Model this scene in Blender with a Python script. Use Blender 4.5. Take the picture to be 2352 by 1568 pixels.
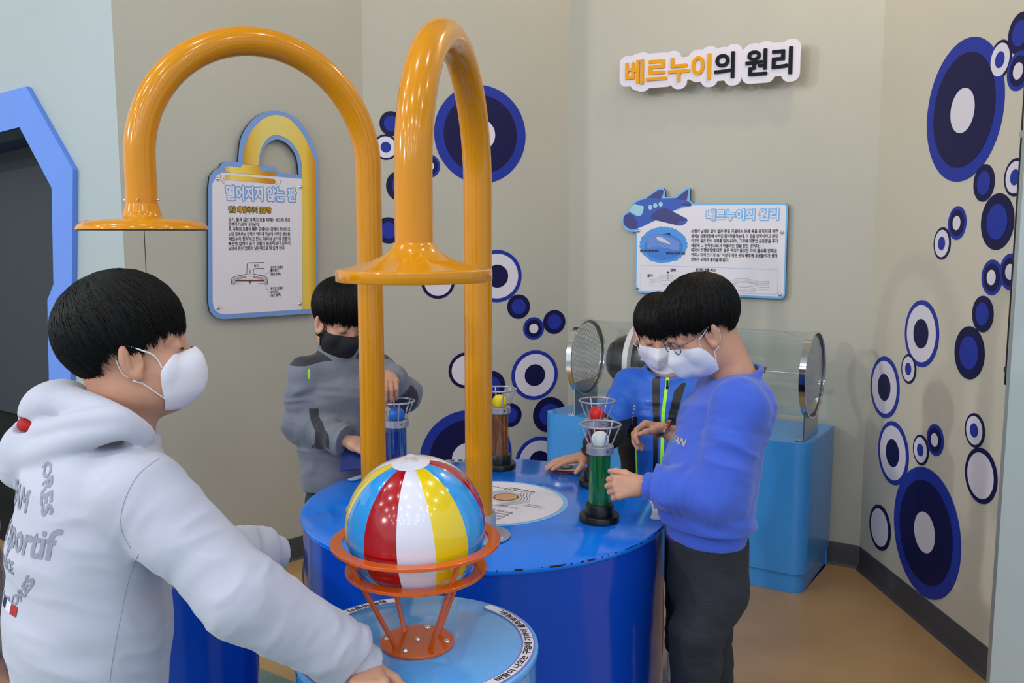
import bpy, bmesh, math, random
import numpy as np
from mathutils import Vector, Matrix
from mathutils.geometry import tessellate_polygon
from mathutils.bvhtree import BVHTree

for _o in list(bpy.data.objects): bpy.data.objects.remove(_o)
SC = bpy.context.scene
COL = SC.collection
random.seed(7); RNG = np.random.default_rng(7)
PI = math.pi

# ------------------------------------------------------------------ camera
FPX, TILT, HCAM = 2066.0, math.radians(6.86), 1.45
cam = bpy.data.cameras.new('camera'); cam_o = bpy.data.objects.new('camera', cam); COL.objects.link(cam_o)
cam.sensor_width = 36.0; cam.lens = 36.0*FPX/2352.0
cam_o.location = (0, 0, HCAM); cam_o.rotation_euler = (PI/2 - TILT, 0, 0)
cam.clip_start = 0.05; cam.clip_end = 60
SC.camera = cam_o

# ------------------------------------------------------------------ world, lights, exposure
SC.view_settings.view_transform = 'Standard'
SC.view_settings.look = 'None'
SC.view_settings.gamma = 1.0
SC.view_settings.use_curve_mapping = False
SC.view_settings.exposure = 0.27
W = bpy.data.worlds.new('world'); SC.world = W; W.use_nodes = True
W.node_tree.nodes['Background'].inputs[0].default_value = (0.80, 0.88, 1.0, 1)
W.node_tree.nodes['Background'].inputs[1].default_value = 0.80

def lamp(name, kind, loc, power, col=(1, 1, 1), size=0.1, target=None, spot=None):
    l = bpy.data.lights.new(name, kind); l.energy = power; l.color = col
    if kind == 'AREA': l.shape = 'DISK'; l.size = size
    else: l.shadow_soft_size = size
    if spot: l.spot_size = math.radians(spot); l.spot_blend = 0.6
    o = bpy.data.objects.new(name, l); COL.objects.link(o); o.location = loc
    if target is not None:
        o.rotation_euler = (Vector(target)-Vector(loc)).to_track_quat('-Z', 'Y').to_euler()
    return o
# the hall's downlights: rows of small lamps under the ceiling, above and behind the camera
for gy, y in enumerate((-6.0, -4.3, -2.7, -1.2, 0.2, 1.5)):
    for gx, x in enumerate((-3.6, -2.1, -0.7, 0.7, 2.0)):
        xx = x + 0.25*((gy % 2)-0.5); yy = y + 0.12*math.sin(3.1*gx+gy)
        lamp('downlight', 'POINT', (xx, yy, 3.72), 11.0*(1.0-0.08*x), (0.95, 0.985, 1.0), 0.055)
# warm lamp high in the right corner, cool lamp by the left partition
lamp('corner_spotlight', 'POINT', (1.22, 3.15, 3.3), 20, (1.0, 0.76, 0.46), 0.06)
for x_, y_, p_ in ((-6.3, 0.5, 270), (-5.7, -3.4, 270)): lamp('right_wall_fill', 'POINT', (x_, y_, 3.5), p_, (1.0, 0.985, 0.955), 0.07)  # fill lamps added far to the left to brighten the right wall
lamp('partition_light', 'POINT', (-2.3, 1.6, 3.4), 8, (0.80, 0.93, 1.0), 0.08)

# ------------------------------------------------------------------ picking points of the real room
CT, ST = math.cos(TILT), math.sin(TILT)
def P(px, py, s):
    """world point seen at a place of the frame, at depth s metres"""
    v = (py-784)/FPX
    return Vector(((px-1176)/FPX*s, (CT-ST*v)*s, HCAM-(ST+CT*v)*s))
def ray(px, py):
    return P(px, py, 1.0)-Vector((0, 0, HCAM))
def onz(px, py, z):
    d = ray(px, py); k = (z-HCAM)/d.z
    return Vector((d.x*k, d.y*k, z))

# ------------------------------------------------------------------ materials
def lin(c):
    if isinstance(c, str): c = tuple(int(c[i:i+2], 16) for i in (1, 3, 5))
    r = []
    for x in c[:3]:
        x = x/255.0
        r.append(x/12.92 if x <= 0.04045 else ((x+0.055)/1.055)**2.4)
    return (*r, 1.0)
MATS = {}
def mat(name, col, rough=0.5, metal=0.0, coat=0.0, spec=0.5, sheen=0.0, var=0.0, vscale=6.0, bump=0.0, bscale=60.0,
        stretch=None, sss=0.0, emit=0.0, coat_rough=0.05):
    if name in MATS: return MATS[name]
    m = bpy.data.materials.new(name); m.use_nodes = True; nt = m.node_tree; N, L = nt.nodes, nt.links
    b = N['Principled BSDF']; c = lin(col)
    b.inputs['Base Color'].default_value = c
    b.inputs['Roughness'].default_value = rough; b.inputs['Metallic'].default_value = metal
    b.inputs['Coat Weight'].default_value = coat; b.inputs['Coat Roughness'].default_value = coat_rough
    b.inputs['Specular IOR Level'].default_value = spec
    b.inputs['Sheen Weight'].default_value = sheen
    if sss:
        b.inputs['Subsurface Weight'].default_value = sss
        b.inputs['Subsurface Radius'].default_value = (0.008, 0.003, 0.0015)
        b.inputs['Subsurface Scale'].default_value = 1.0
    tc = N.new('ShaderNodeTexCoord')
    src = tc.outputs['Object']
    if stretch:
        mp = N.new('ShaderNodeMapping'); mp.inputs['Scale'].default_value = stretch
        L.new(src, mp.inputs[0]); src = mp.outputs[0]
    if var:
        n = N.new('ShaderNodeTexNoise'); n.inputs['Scale'].default_value = vscale; n.inputs['Detail'].default_value = 5
        L.new(src, n.inputs['Vector'])
        r = N.new('ShaderNodeMapRange'); r.inputs[1].default_value = 0.3; r.inputs[2].default_value = 0.7
        r.inputs[3].default_value = 1-var; r.inputs[4].default_value = 1+var
        L.new(n.outputs['Fac'], r.inputs[0])
        mx = N.new('ShaderNodeMix'); mx.data_type = 'RGBA'; mx.blend_type = 'MULTIPLY'; mx.inputs[0].default_value = 1
        mx.inputs[6].default_value = c
        L.new(r.outputs[0], mx.inputs[7]); L.new(mx.outputs[2], b.inputs['Base Color'])
    if bump:
        n = N.new('ShaderNodeTexNoise'); n.inputs['Scale'].default_value = bscale; n.inputs['Detail'].default_value = 4
        L.new(src, n.inputs['Vector'])
        bp = N.new('ShaderNodeBump'); bp.inputs['Strength'].default_value = bump; bp.inputs['Distance'].default_value = 0.002
        L.new(n.outputs['Fac'], bp.inputs['Height']); L.new(bp.outputs[0], b.inputs['Normal'])
    MATS[name] = m
    return m
def clear(name, tint, gloss=0.04, rough=0.03, body=None, amount=0.0):
    """thin clear or tinted acrylic sheet"""
    m = bpy.data.materials.new(name); m.use_nodes = True; nt = m.node_tree; N, L = nt.nodes, nt.links
    N.remove(N['Principled BSDF']); out = N['Material Output']
    t = N.new('ShaderNodeBsdfTransparent'); t.inputs[0].default_value = lin(tint)
    g = N.new('ShaderNodeBsdfGlossy'); g.inputs['Roughness'].default_value = rough; g.inputs[0].default_value = (0.9, 0.9, 0.9, 1)
    lw = N.new('ShaderNodeLayerWeight'); lw.inputs[0].default_value = 0.25
    r = N.new('ShaderNodeMapRange'); r.inputs[3].default_value = gloss; r.inputs[4].default_value = 0.30
    L.new(lw.outputs['Facing'], r.inputs[0])
    pw = N.new('ShaderNodeMath'); pw.operation = 'POWER'; pw.inputs[1].default_value = 1.0
    L.new(r.outputs[0], pw.inputs[0])
    if body:
        df = N.new('ShaderNodeBsdfDiffuse'); df.inputs[0].default_value = lin(body); tl = N.new('ShaderNodeBsdfTranslucent'); tl.inputs[0].default_value = lin(body)
        hb = N.new('ShaderNodeMixShader'); hb.inputs[0].default_value = 0.5; L.new(df.outputs[0], hb.inputs[1]); L.new(tl.outputs[0], hb.inputs[2])
        tb_ = N.new('ShaderNodeMixShader'); tb_.inputs[0].default_value = amount; L.new(t.outputs[0], tb_.inputs[1]); L.new(hb.outputs[0], tb_.inputs[2]); t = tb_
    mx = N.new('ShaderNodeMixShader'); L.new(pw.outputs[0], mx.inputs[0]); L.new(t.outputs[0], mx.inputs[1]); L.new(g.outputs[0], mx.inputs[2])
    L.new(mx.outputs[0], out.inputs[0])
    MATS[name] = m
    return m
def gradient(name, axis, lo, hi, stops, rough=0.35):
    """flat print whose ink runs through several colours along one object axis"""
    m = bpy.data.materials.new(name); m.use_nodes = True; nt = m.node_tree; N, L = nt.nodes, nt.links
    b = N['Principled BSDF']; b.inputs['Roughness'].default_value = rough
    tc = N.new('ShaderNodeTexCoord'); d = N.new('ShaderNodeVectorMath'); d.operation = 'DOT_PRODUCT'; d.inputs[1].default_value = axis
    L.new(tc.outputs['Object'], d.inputs[0])
    r = N.new('ShaderNodeMapRange'); r.inputs[1].default_value = lo; r.inputs[2].default_value = hi
    L.new(d.outputs['Value'], r.inputs[0])
    cr = N.new('ShaderNodeValToRGB'); e = cr.color_ramp.elements
    while len(e) < len(stops): e.new(0.5)
    for i, (p, c) in enumerate(stops): e[i].position = p; e[i].color = lin(c)
    L.new(r.outputs[0], cr.inputs[0]); L.new(cr.outputs[0], b.inputs['Base Color'])
    MATS[name] = m
    return m

# ------------------------------------------------------------------ mesh building
class MB:
    def __init__(self): self.v = []; self.f = []; self.m = []
    def add(self, vs, fs, mi=0):
        k = len(self.v); self.v += [tuple(x) for x in vs]
        for f in fs: self.f.append(tuple(i+k for i in f)); self.m.append(mi)
        return self
    def box(self, c, size, mi=0, R=None):
        hx, hy, hz = (s/2 for s in size); c = Vector(c)
        vs = [Vector((x, y, z)) for x in (-hx, hx) for y in (-hy, hy) for z in (-hz, hz)]
        if R is not None: vs = [R @ p for p in vs]
        return self.add([p+c for p in vs], [(0, 1, 3, 2), (4, 6, 7, 5), (0, 4, 5, 1), (2, 3, 7, 6), (0, 2, 6, 4), (1, 5, 7, 3)], mi)
    def lathe(self, prof, n=48, c=(0, 0, 0), R=None, mi=0, closed=False):
        """prof: (radius, height) list turned round the z axis"""
        c = Vector(c); vs = []; fs = []; m = len(prof)
        for (r, z) in prof:
            for i in range(n):
                a = 2*PI*i/n; p = Vector((r*math.cos(a), r*math.sin(a), z))
                vs.append((R @ p if R is not None else p)+c)
        for j in range(m if closed else m-1):
            for i in range(n):
                a, b = j*n+i, j*n+(i+1) % n; j2 = (j+1) % m
                fs.append((a, b, j2*n+(i+1) % n, j2*n+i))
        if not closed:
            if prof[0][0] > 1e-5: fs.append(tuple(range(n-1, -1, -1)))
            if prof[-1][0] > 1e-5: fs.append(tuple((m-1)*n+i for i in range(n)))
        return self.add(vs, fs, mi)
    def tube(self, pts, r, n=10, mi=0, closed=False, flat=None):
        pts = [Vector(p) for p in pts]; m = len(pts)
        rr = r if hasattr(r, '__len__') else [r]*m
        vs = []; fs = []; up = None
        for i, p in enumerate(pts):
            a = pts[(i-1) % m] if (closed or i > 0) else p
            b = pts[(i+1) % m] if (closed or i < m-1) else p
            t = (b-a).normalized()
            if up is None:
                up = Vector((0, 0, 1)) if abs(t.z) < 0.9 else Vector((1, 0, 0))
            up = (up-t*up.dot(t)).normalized(); sd = t.cross(up)
            for k in range(n):
                q = 2*PI*k/n
                vs.append(p+(up*math.cos(q)*(flat or 1)+sd*math.sin(q))*rr[i])
        for i in range(m if closed else m-1):
            j = (i+1) % m
            for k in range(n):
                fs.append((i*n+k, j*n+k, j*n+(k+1) % n, i*n+(k+1) % n))
        if not closed:
            fs.append(tuple(range(n))); fs.append(tuple((m-1)*n+k for k in range(n-1, -1, -1)))
        return self.add(vs, fs, mi)
    def cyl(self, a, b, r0, r1=None, n=16, mi=0):
        return self.tube([a, b], [r0, r0 if r1 is None else r1], n, mi)
    def sphere(self, c, r, n=24, m=14, mi=0, R=None):
        r = r if hasattr(r, '__len__') else (r, r, r); c = Vector(c)
        vs = []; fs = []
        for j in range(m+1):
            t = PI*j/m
            for i in range(n):
                a = 2*PI*i/n
                p = Vector((r[0]*math.sin(t)*math.cos(a), r[1]*math.sin(t)*math.sin(a), r[2]*math.cos(t)))
                vs.append((R @ p if R is not None else p)+c)
        for j in range(m):
            for i in range(n):
                fs.append((j*n+i, (j+1)*n+i, (j+1)*n+(i+1) % n, j*n+(i+1) % n))
        return self.add(vs, fs, mi)
    def flat(self, polys, xf, mi=0):
        """filled outline (first loop outer, others holes), xf maps (x, y) to a point"""
        loops = [[Vector((x, y, 0)) for x, y in p] for p in polys]
        tri = tessellate_polygon(loops); pts = [p for l in loops for p in l]
        vs = [xf(p.x, p.y) for p in pts]
        fs = []
        for t in tri:
            a, b, c = (pts[i] for i in t)
            s = (b.x-a.x)*(c.y-a.y)-(b.y-a.y)*(c.x-a.x)
            fs.append(t if s > 0 else (t[0], t[2], t[1]))
        return self.add(vs, fs, mi)
    def prism(self, polys, xf0, xf1, mi=0, side_mi=None):
        """outline with holes as a slab; xf1 is the face looking at the viewer"""
        self.flat(polys, xf1, mi)
        k = len(self.f); self.flat(polys, xf0, mi)
        for i in range(k, len(self.f)): self.f[i] = self.f[i][::-1]
        for p in polys:
            n = len(p); vs = [xf0(x, y) for x, y in p]+[xf1(x, y) for x, y in p]
            self.add(vs, [(i, (i+1) % n, n+(i+1) % n, n+i) for i in range(n)], mi if side_mi is None else side_mi)
        return self

def wloc(o):
    l = Vector((0, 0, 0))
    while o is not None: l = l+o.location; o = o.parent
    return l
def obj(name, mb, mats, parent=None, smooth=40, at=None, bevel=0.0, label=None):
    """one mesh object; vertices are given in world space, at = its own origin"""
    me = bpy.data.meshes.new(name)
    base = Vector(at) if at is not None else (wloc(parent) if parent is not None else Vector((0, 0, 0)))
    if isinstance(mb, MB):
        me.from_pydata([(x-base.x, y-base.y, z-base.z) for x, y, z in mb.v], [], mb.f)
        mi = mb.m
    else:
        V, F = mb[0], mb[1]
        me.from_pydata((np.asarray(V)-np.array(base)).tolist(), [], F if isinstance(F, list) else F.tolist())
        mi = mb[2] if len(mb) > 2 else None
    for m in (mats if isinstance(mats, (list, tuple)) else [mats]): me.materials.append(m)
    if mi is not None and len(me.materials) > 1:
        me.polygons.foreach_set('material_index', np.asarray(mi, dtype=np.int32))
    me.update()
    if smooth:
        me.polygons.foreach_set('use_smooth', [True]*len(me.polygons))
        if smooth < 180: me.set_sharp_from_angle(angle=math.radians(smooth))
    o = bpy.data.objects.new(name, me); COL.objects.link(o)
    if parent is not None:
        o.parent = parent
        if at is not None: o.location = base-wloc(parent)
    elif at is not None: o.location = base
    if bevel:
        bv = o.modifiers.new('bevel', 'BEVEL'); bv.width = bevel; bv.segments = 3; bv.limit_method = 'ANGLE'
    if label: o['label'] = label
    return o
def tag(o, label, cat, group=None):
    o['label'] = label; o['category'] = cat
    if group: o['group'] = group
    return o
def thing(name, label, cat, loc=(0, 0, 0), group=None):
    o = bpy.data.objects.new(name, None); COL.objects.link(o); o.location = loc; o.empty_display_size = 0.1
    return tag(o, label, cat, group)
def struct(o):
    o['kind'] = 'structure'; return o
def copy_tree(o, parent=None):
    c = o.copy(); COL.objects.link(c); c.parent = parent
    for ch in list(o.children): copy_tree(ch, c)
    return c
def circle(r, n=48, c=(0, 0), a0=0.0, a1=2*PI, end=False):
    k = n if not end else n-1
    return [(c[0]+r*math.cos(a0+(a1-a0)*i/k), c[1]+r*math.sin(a0+(a1-a0)*i/k)) for i in range(n)]

# ------------------------------------------------------------------ lettering
_TC = {}; _TX = {}
def text2d(body, res=2):
    """filled glyph outlines of one line, em = 1, baseline at y = 0"""
    if (body, res) in _TC: return _TC[(body, res)]
    if 'c' not in _TX:
        _TX['c'] = bpy.data.curves.new('lettering', 'FONT'); _TX['c'].size = 1.0
        _TX['o'] = bpy.data.objects.new('lettering', _TX['c'])
    c, o = _TX['c'], _TX['o']; c.body = body; c.resolution_u = res
    me = o.to_mesh()
    V = [(v.co.x, v.co.y) for v in me.vertices]; F = [tuple(p.vertices) for p in me.polygons]
    o.to_mesh_clear()
    cnt = {}
    for f in F:
        for i in range(len(f)):
            e = tuple(sorted((f[i], f[(i+1) % len(f)]))); cnt[e] = cnt.get(e, 0)+1
    E = [e for e, k in cnt.items() if k == 1]
    _TC[(body, res)] = (V, F, E)
    return _TC[(body, res)]
def text_w(body):
    V = text2d(body)[0]
    return (min(v[0] for v in V), max(v[0] for v in V), min(v[1] for v in V), max(v[1] for v in V)) if V else (0, 0, 0, 0)
def put_text(mb, body, xf, size=1.0, x0=0.0, y0=0.0, fit=None, fat=0.0, mi=0, thick=None, sx=1.0):
    """xf(x, y, d) -> point, d = height over the sheet; fit = width the line is set to"""
    V, F, E = text2d(body)
    if not V: return
    a, b, lo, hi = text_w(body)
    if fit: sx = fit/((b-a)*size)
    q = [(x0+(v[0]-a)*size*sx, y0+v[1]*size) for v in V]
    def s2(t):
        s = 0
        for i in range(len(t)):
            p, n = q[t[i]], q[t[(i+1) % len(t)]]; s += p[0]*n[1]-p[1]*n[0]
        return s
    if thick is None:
        if not fat:
            mb.add([xf(x, y, 0.0) for x, y in q], [f if s2(f) > 0 else f[::-1] for f in F], mi)
            return
        mb.add([xf(x, y, 0.0) for x, y in q], [f if s2(f) > 0 else f[::-1] for f in F], mi)
        n = 8; k = 0
        for (i, j) in E:
            p, w = q[i], q[j]; d = Vector((w[0]-p[0], w[1]-p[1])); l = d.length
            if l < 1e-9: continue
            d /= l; nx, ny = -d.y*fat, d.x*fat; k += 1; e = 1e-6*(k % 20)
            mb.add([xf(p[0]+nx, p[1]+ny, e), xf(p[0]-nx, p[1]-ny, e), xf(w[0]-nx, w[1]-ny, e), xf(w[0]+nx, w[1]+ny, e)], [(0, 1, 2, 3)], mi)
        for i in sorted({i for e in E for i in e}):
            p = q[i]; k += 1; e = 1e-6*(k % 20)
            mb.add([xf(p[0]+fat*math.cos(2*PI*t/n), p[1]+fat*math.sin(2*PI*t/n), e) for t in range(n)], [tuple(range(n))], mi)
        return
    # raised letters or plates: short prisms, tops staggered by microns so that they never coincide
    mb.add([xf(x, y, thick) for x, y in q], [f if s2(f) > 0 else f[::-1] for f in F], mi)
    for (i, j) in E:
        p, w = q[i], q[j]
        mb.add([xf(*p, 0), xf(*w, 0), xf(*w, thick), xf(*p, thick)], [(0, 1, 2, 3)], mi)
    if fat:
        n = 14; k = 0
        def pr(poly):
            nonlocal k
            k += 1; t = thick+1.5e-5*(1+k % 12); m = len(poly)
            mb.add([xf(x, y, 0) for x, y in poly]+[xf(x, y, t) for x, y in poly],
                   [tuple(m+i for i in range(m))]+[(i, (i+1) % m, m+(i+1) % m, m+i) for i in range(m)], mi)
        for (i, j) in E:
            p, w = q[i], q[j]; d = Vector((w[0]-p[0], w[1]-p[1])); l = d.length
            if l < 1e-9: continue
            d /= l; nx, ny = -d.y*fat, d.x*fat
            pr([(p[0]+nx, p[1]+ny), (p[0]-nx, p[1]-ny), (w[0]-nx, w[1]-ny), (w[0]+nx, w[1]+ny)])
        for i in sorted({i for e in E for i in e}):
            p = q[i]; pr([(p[0]+fat*math.cos(2*PI*t/n), p[1]+fat*math.sin(2*PI*t/n)) for t in range(n)])
def outline2d(body, size, sx, r, h, res=6):
    """outline of a line of lettering grown by r: loops in metres, text starting at x = 0"""
    V, F, E = text2d(body, res); a = min(v[0] for v in V)
    q = np.array([((v[0]-a)*size*sx, v[1]*size) for v in V]); A = q[[e[0] for e in E]]; B = q[[e[1] for e in E]]
    lo = q.min(0)-r-3*h; n = np.ceil((q.max(0)+r+3*h-lo)/h).astype(int)+1
    G = np.stack(np.meshgrid(lo[0]+np.arange(n[0])*h, lo[1]+np.arange(n[1])*h, indexing='ij'), -1).reshape(-1, 2)
    D = np.full(len(G), 1e9); C = np.zeros(len(G), dtype=int)
    for p, w in zip(A, B):
        e = w-p; t = np.clip(((G-p)@e)/max(e@e, 1e-12), 0, 1); D = np.minimum(D, np.hypot(*(G-p-t[:, None]*e).T))
        m = (p[1] > G[:, 1]) != (w[1] > G[:, 1])
        if m.any(): C[m] += G[m, 0] < p[0]+(G[m, 1]-p[1])*(w[0]-p[0])/(w[1]-p[1])
    D = (np.where(C % 2 == 1, -D, D)-r).reshape(n)
    ins = D < 0; nxt = {}; pos = {}
    def vtx(i, j):
        if (i, j) not in pos:
            s = np.zeros(2); k = 0
            for (a_, b_) in (((i, j), (i+1, j)), ((i+1, j), (i+1, j+1)), ((i, j+1), (i+1, j+1)), ((i, j), (i, j+1))):
                if ins[a_] != ins[b_]:
                    t = D[a_]/(D[a_]-D[b_]); s += np.array(a_)+t*(np.array(b_)-np.array(a_)); k += 1
            pos[(i, j)] = lo+s/k*h
        return (i, j)
    for i, j in np.argwhere(ins[:-1] != ins[1:]):          # crossings along x: contour runs in y
        a_, b_ = vtx(i, j-1), vtx(i, j)
        if ins[i, j]: nxt[a_] = b_
        else: nxt[b_] = a_
    for i, j in np.argwhere(ins[:, :-1] != ins[:, 1:]):
        a_, b_ = vtx(i-1, j), vtx(i, j)
        if ins[i, j]: nxt[b_] = a_
        else: nxt[a_] = b_
    loops = []
    while nxt:
        s = next(iter(nxt)); c = s; lp = []
        while c in nxt: lp.append(tuple(pos[c])); c = nxt.pop(c)
        if len(lp) > 6: loops.append(lp)
    area = lambda l: sum(l[i-1][0]*l[i][1]-l[i][0]*l[i-1][1] for i in range(len(l)))
    return [l for l in loops if area(l) > 0], [l for l in loops if area(l) < 0]
def line2d(mb, pts, w, xf, mi=0, d=0.0, closed=False):
    """inked line of width w"""
    n = len(pts); vs = []
    for i, p in enumerate(pts):
        a = pts[i-1] if (i > 0 or closed) else p; b = pts[(i+1) % n] if (i < n-1 or closed) else p
        t = Vector((b[0]-a[0], b[1]-a[1])); t = t.normalized() if t.length > 1e-9 else Vector((1, 0))
        vs += [xf(p[0]-t.y*w/2, p[1]+t.x*w/2, d), xf(p[0]+t.y*w/2, p[1]-t.x*w/2, d)]
    fs = [(2*i, 2*i+1, (2*i+3) % (2*n), (2*i+2) % (2*n)) for i in range(n if closed else n-1)]
    mb.add(vs, fs, mi)
def spline(pts, k=8, closed=False):
    """Catmull-Rom through points of any dimension"""
    n = len(pts); out = []
    for i in range(n if closed else n-1):
        p0 = pts[(i-1) % n] if (closed or i > 0) else pts[0]; p1 = pts[i]; p2 = pts[(i+1) % n]
        p3 = pts[(i+2) % n] if (closed or i < n-2) else pts[-1]
        for j in range(k):
            t = j/k
            out.append(tuple(0.5*((2*b)+(c-a)*t+(2*a-5*b+4*c-d)*t*t+(3*b-a-3*c+d)*t**3) for a, b, c, d in zip(p0, p1, p2, p3)))
    if not closed: out.append(tuple(pts[-1]))
    return out
# ------------------------------------------------------------------ shared materials
M_CREAM = mat('cream_wall_paint', (182, 179, 167), 0.55, var=0.03, vscale=1.7, bump=0.05, bscale=140)
M_MINT = mat('pale_mint_wall_paint', (168, 178, 179), 0.5, var=0.02, vscale=1.2, bump=0.04, bscale=140)
M_BASE = mat('charcoal_rubber_skirting', (66, 64, 68), 0.42, var=0.12, vscale=5)
M_FLOOR = mat('tan_sheet_vinyl', (178, 142, 96), 0.30, var=0.10, vscale=3.2, bump=0.03, bscale=30)
M_FLOOR2 = mat('grey_green_sheet_vinyl', (104, 128, 120), 0.32, var=0.08, vscale=3.0)
M_NAVY = mat('navy_vinyl_print', (22, 20, 72), 0.45, spec=0.2)
M_BLUE = mat('royal_blue_vinyl_print', (36, 54, 158), 0.45, spec=0.2)
M_WHITE = mat('white_vinyl_print', (222, 216, 228), 0.45, spec=0.3)
M_INK = mat('black_print_ink', (22, 20, 22), 0.5)
M_CHROME = mat('chrome', (225, 226, 230), 0.10, metal=1.0)
M_STEEL = mat('brushed_steel', (190, 192, 196), 0.28, metal=1.0)
M_BLACK = mat('black_plastic', (14, 14, 15), 0.32)

# ------------------------------------------------------------------ walls
ZT = 3.9
class Wall:
    def __init__(s, a, b):
        s.o = Vector((a[0], a[1], 0)); d = Vector((b[0]-a[0], b[1]-a[1], 0)); s.L = d.length; s.u = d.normalized()
        s.n = Vector((s.u.y, -s.u.x, 0))
    def at(s, u, z, off=0.0): return s.o+s.u*u+s.n*off+Vector((0, 0, z))
    def hit(s, px, py, off=0.0):
        d = ray(px, py); o = s.o+s.n*off
        k = (o-Vector((0, 0, HCAM))).dot(s.n)/d.dot(s.n)
        p = Vector((0, 0, HCAM))+d*k
        return ((p-s.o).dot(s.u), p.z)
    def xf(s, off): return lambda x, y, d=0.0: s.at(x, y, off+d)
A_ = (-1.46, 3.40); B_ = (-0.675, 4.185); C_ = (0.285, 4.553); D_ = (1.512, 3.78); E_ = (1.563, 2.81)
W_OUT = Wall((A_[0]-2.6*0.8, A_[1]+2.6*0.6), A_)
W_AB = Wall(A_, B_); W_BC = Wall(B_, C_); W_CD = Wall(C_, D_); W_DE = Wall(D_, (E_[0]+0.0236, E_[1]-0.4494))
W_PIL = Wall((1.373, 2.45), (2.723, 1.83))

# doorway outline in the outer wall (opening and blue frame)
open_px = [(-260, 375), (57, 293), (131, 432), (135, 652), (121, 688), (126, 960)]
frame_px = [(-260, 292), (72, 200), (180, 390), (177, 660), (172, 960)]
op = [W_OUT.hit(*p) for p in open_px]; fr = [W_OUT.hit(*p) for p in frame_px]
op += [(op[-1][0], 0.0), (op[0][0]-0.05, 0.0)]; fr += [(fr[-1][0], 0.0), (fr[0][0]-0.30, 0.0)]
fr[0] = (fr[0][0]-0.30, fr[0][1]); op[0] = (op[0][0]-0.05, op[0][1])

def slab(name, w, polys=None, m=M_CREAM, th=0.12):
    mb = MB(); polys = polys or [[(0, 0), (w.L, 0), (w.L, ZT), (0, ZT)]]
    mb.prism(polys, w.xf(-th), w.xf(0.0))
    return struct(obj(name, mb, m, smooth=0))
i0 = [(0, 0), (op[-1][0], 0)]
wall_outer_poly = [(0, 0), (op[-1][0], 0)]+list(op[:-2])+[(op[-2][0], 0), (W_OUT.L, 0), (W_OUT.L, ZT), (0, ZT)]
wall_outer = slab('wall_outer_left', W_OUT, [wall_outer_poly], M_MINT)
wall_left = slab('wall_left', W_AB)
wall_mid = slab('wall_middle', W_BC)
wall_back = slab('wall_back', W_CD)
wall_right = slab('wall_right', W_DE, None, mat('lightened_cream_wall_paint', (206, 199, 182), 0.5, var=0.03, vscale=1.7, bump=0.05, bscale=140))  # same cream, lightened here in place of light this wall lacks
wall_pillar = slab('wall_front_right', W_PIL, None, M_MINT)

fl = MB(); fl.prism([[(-7, -6.5), (4.5, -6.5), (4.5, 6.2), (-7, 6.2)]], lambda x, y, d=0: Vector((x, y, -0.08)), lambda x, y, d=0: Vector((x, y, 0)))
floor = struct(obj('floor', fl, M_FLOOR, smooth=0))
f2 = MB(); q0 = (-5.0, 2.868+0.687*4.151); q1 = (2.6, 2.868-0.687*3.449)
f2.prism([[(-5, -6.4), (2.6, -6.4), q1, q0]], lambda x, y, d=0: Vector((x, y, 0.0004)), lambda x, y, d=0: Vector((x, y, 0.0022)))
obj('floor_zone', f2, M_FLOOR2, floor, smooth=0, label='grey green vinyl sheet laid beside the tan floor')
ce = MB(); ce.prism([[(-5, -1.2), (4.5, -1.2), (4.5, 6.2), (-5, 6.2)]], lambda x, y, d=0: Vector((x, y, ZT+0.08)), lambda x, y, d=0: Vector((x, y, ZT)))
struct(obj('ceiling', ce, mat('grey_ceiling', (170, 172, 174), 0.8, var=0.03), smooth=0))

def skirting(name, w, u0, u1):
    """rubber skirting with a cove foot"""
    prof = [(0.0, 0.10), (0.004, 0.10), (0.006, 0.096), (0.006, 0.022), (0.010, 0.008), (0.020, 0.0), (0.0, 0.0)]
    mb = MB(); n = len(prof)
    for u in (u0, u1): mb.v += [tuple(w.at(u, z, d)) for d, z in prof]
    for i in range(n): mb.f.append((i, (i+1) % n, n+(i+1) % n, n+i)); mb.m.append(0)
    mb.f += [tuple(range(n-1, -1, -1)), tuple(range(n, 2*n))]; mb.m += [0, 0]
    return struct(obj(name, mb, M_BASE, smooth=30))
skirting('baseboard_left', W_AB, 0.02, W_AB.L); skirting('baseboard_middle', W_BC, 0.0, W_BC.L)
skirting('baseboard_back', W_CD, 0.0, W_CD.L-0.002); skirting('baseboard_right', W_DE, 0.012, W_DE.L-0.02)

# blue doorway with its dark inside
door = struct(thing('door_1', 'blue cut-corner doorway with a dark inside, left of the hooded boy', 'doorway', W_OUT.at(op[-1][0]*0.5+op[-2][0]*0.5, 0, 0)))
del door['category']
fmb = MB(); fpoly = [fr[-1]]+fr[:-1]+[op[-2]]+op[:-2][::-1]+[op[-1]]
fmb.prism([fpoly], W_OUT.xf(0.0005), W_OUT.xf(0.022))
obj('door_frame', fmb, mat('cornflower_blue_paint', (92, 136, 222), 0.4, var=0.02), door, smooth=0)
jm = MB(); jp = op[:-1]
for i in range(len(jp)-1):
    a, b = jp[i], jp[i+1]
    jm.add([W_OUT.at(*a, 0.02), W_OUT.at(*b, 0.02), W_OUT.at(*b, -0.30), W_OUT.at(*a, -0.30)], [(0, 1, 2, 3)])
obj('door_jamb', jm, mat('shadowed_blue_paint', (28, 48, 96), 0.5), door, smooth=0)  # the frame's blue with its shadow put into the colour
zc = W_OUT.hit(20, 958, -0.25)[1]
pm = MB(); pm.prism([[(0, zc), (W_OUT.L-0.05, zc+0.05), (W_OUT.L-0.05, 3.2), (0, 3.2)]], W_OUT.xf(-0.30), W_OUT.xf(-0.27))
obj('dark_screen', pm, mat('charcoal_screen_cloth', (44, 52, 58), 0.7), door, smooth=0)
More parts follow.
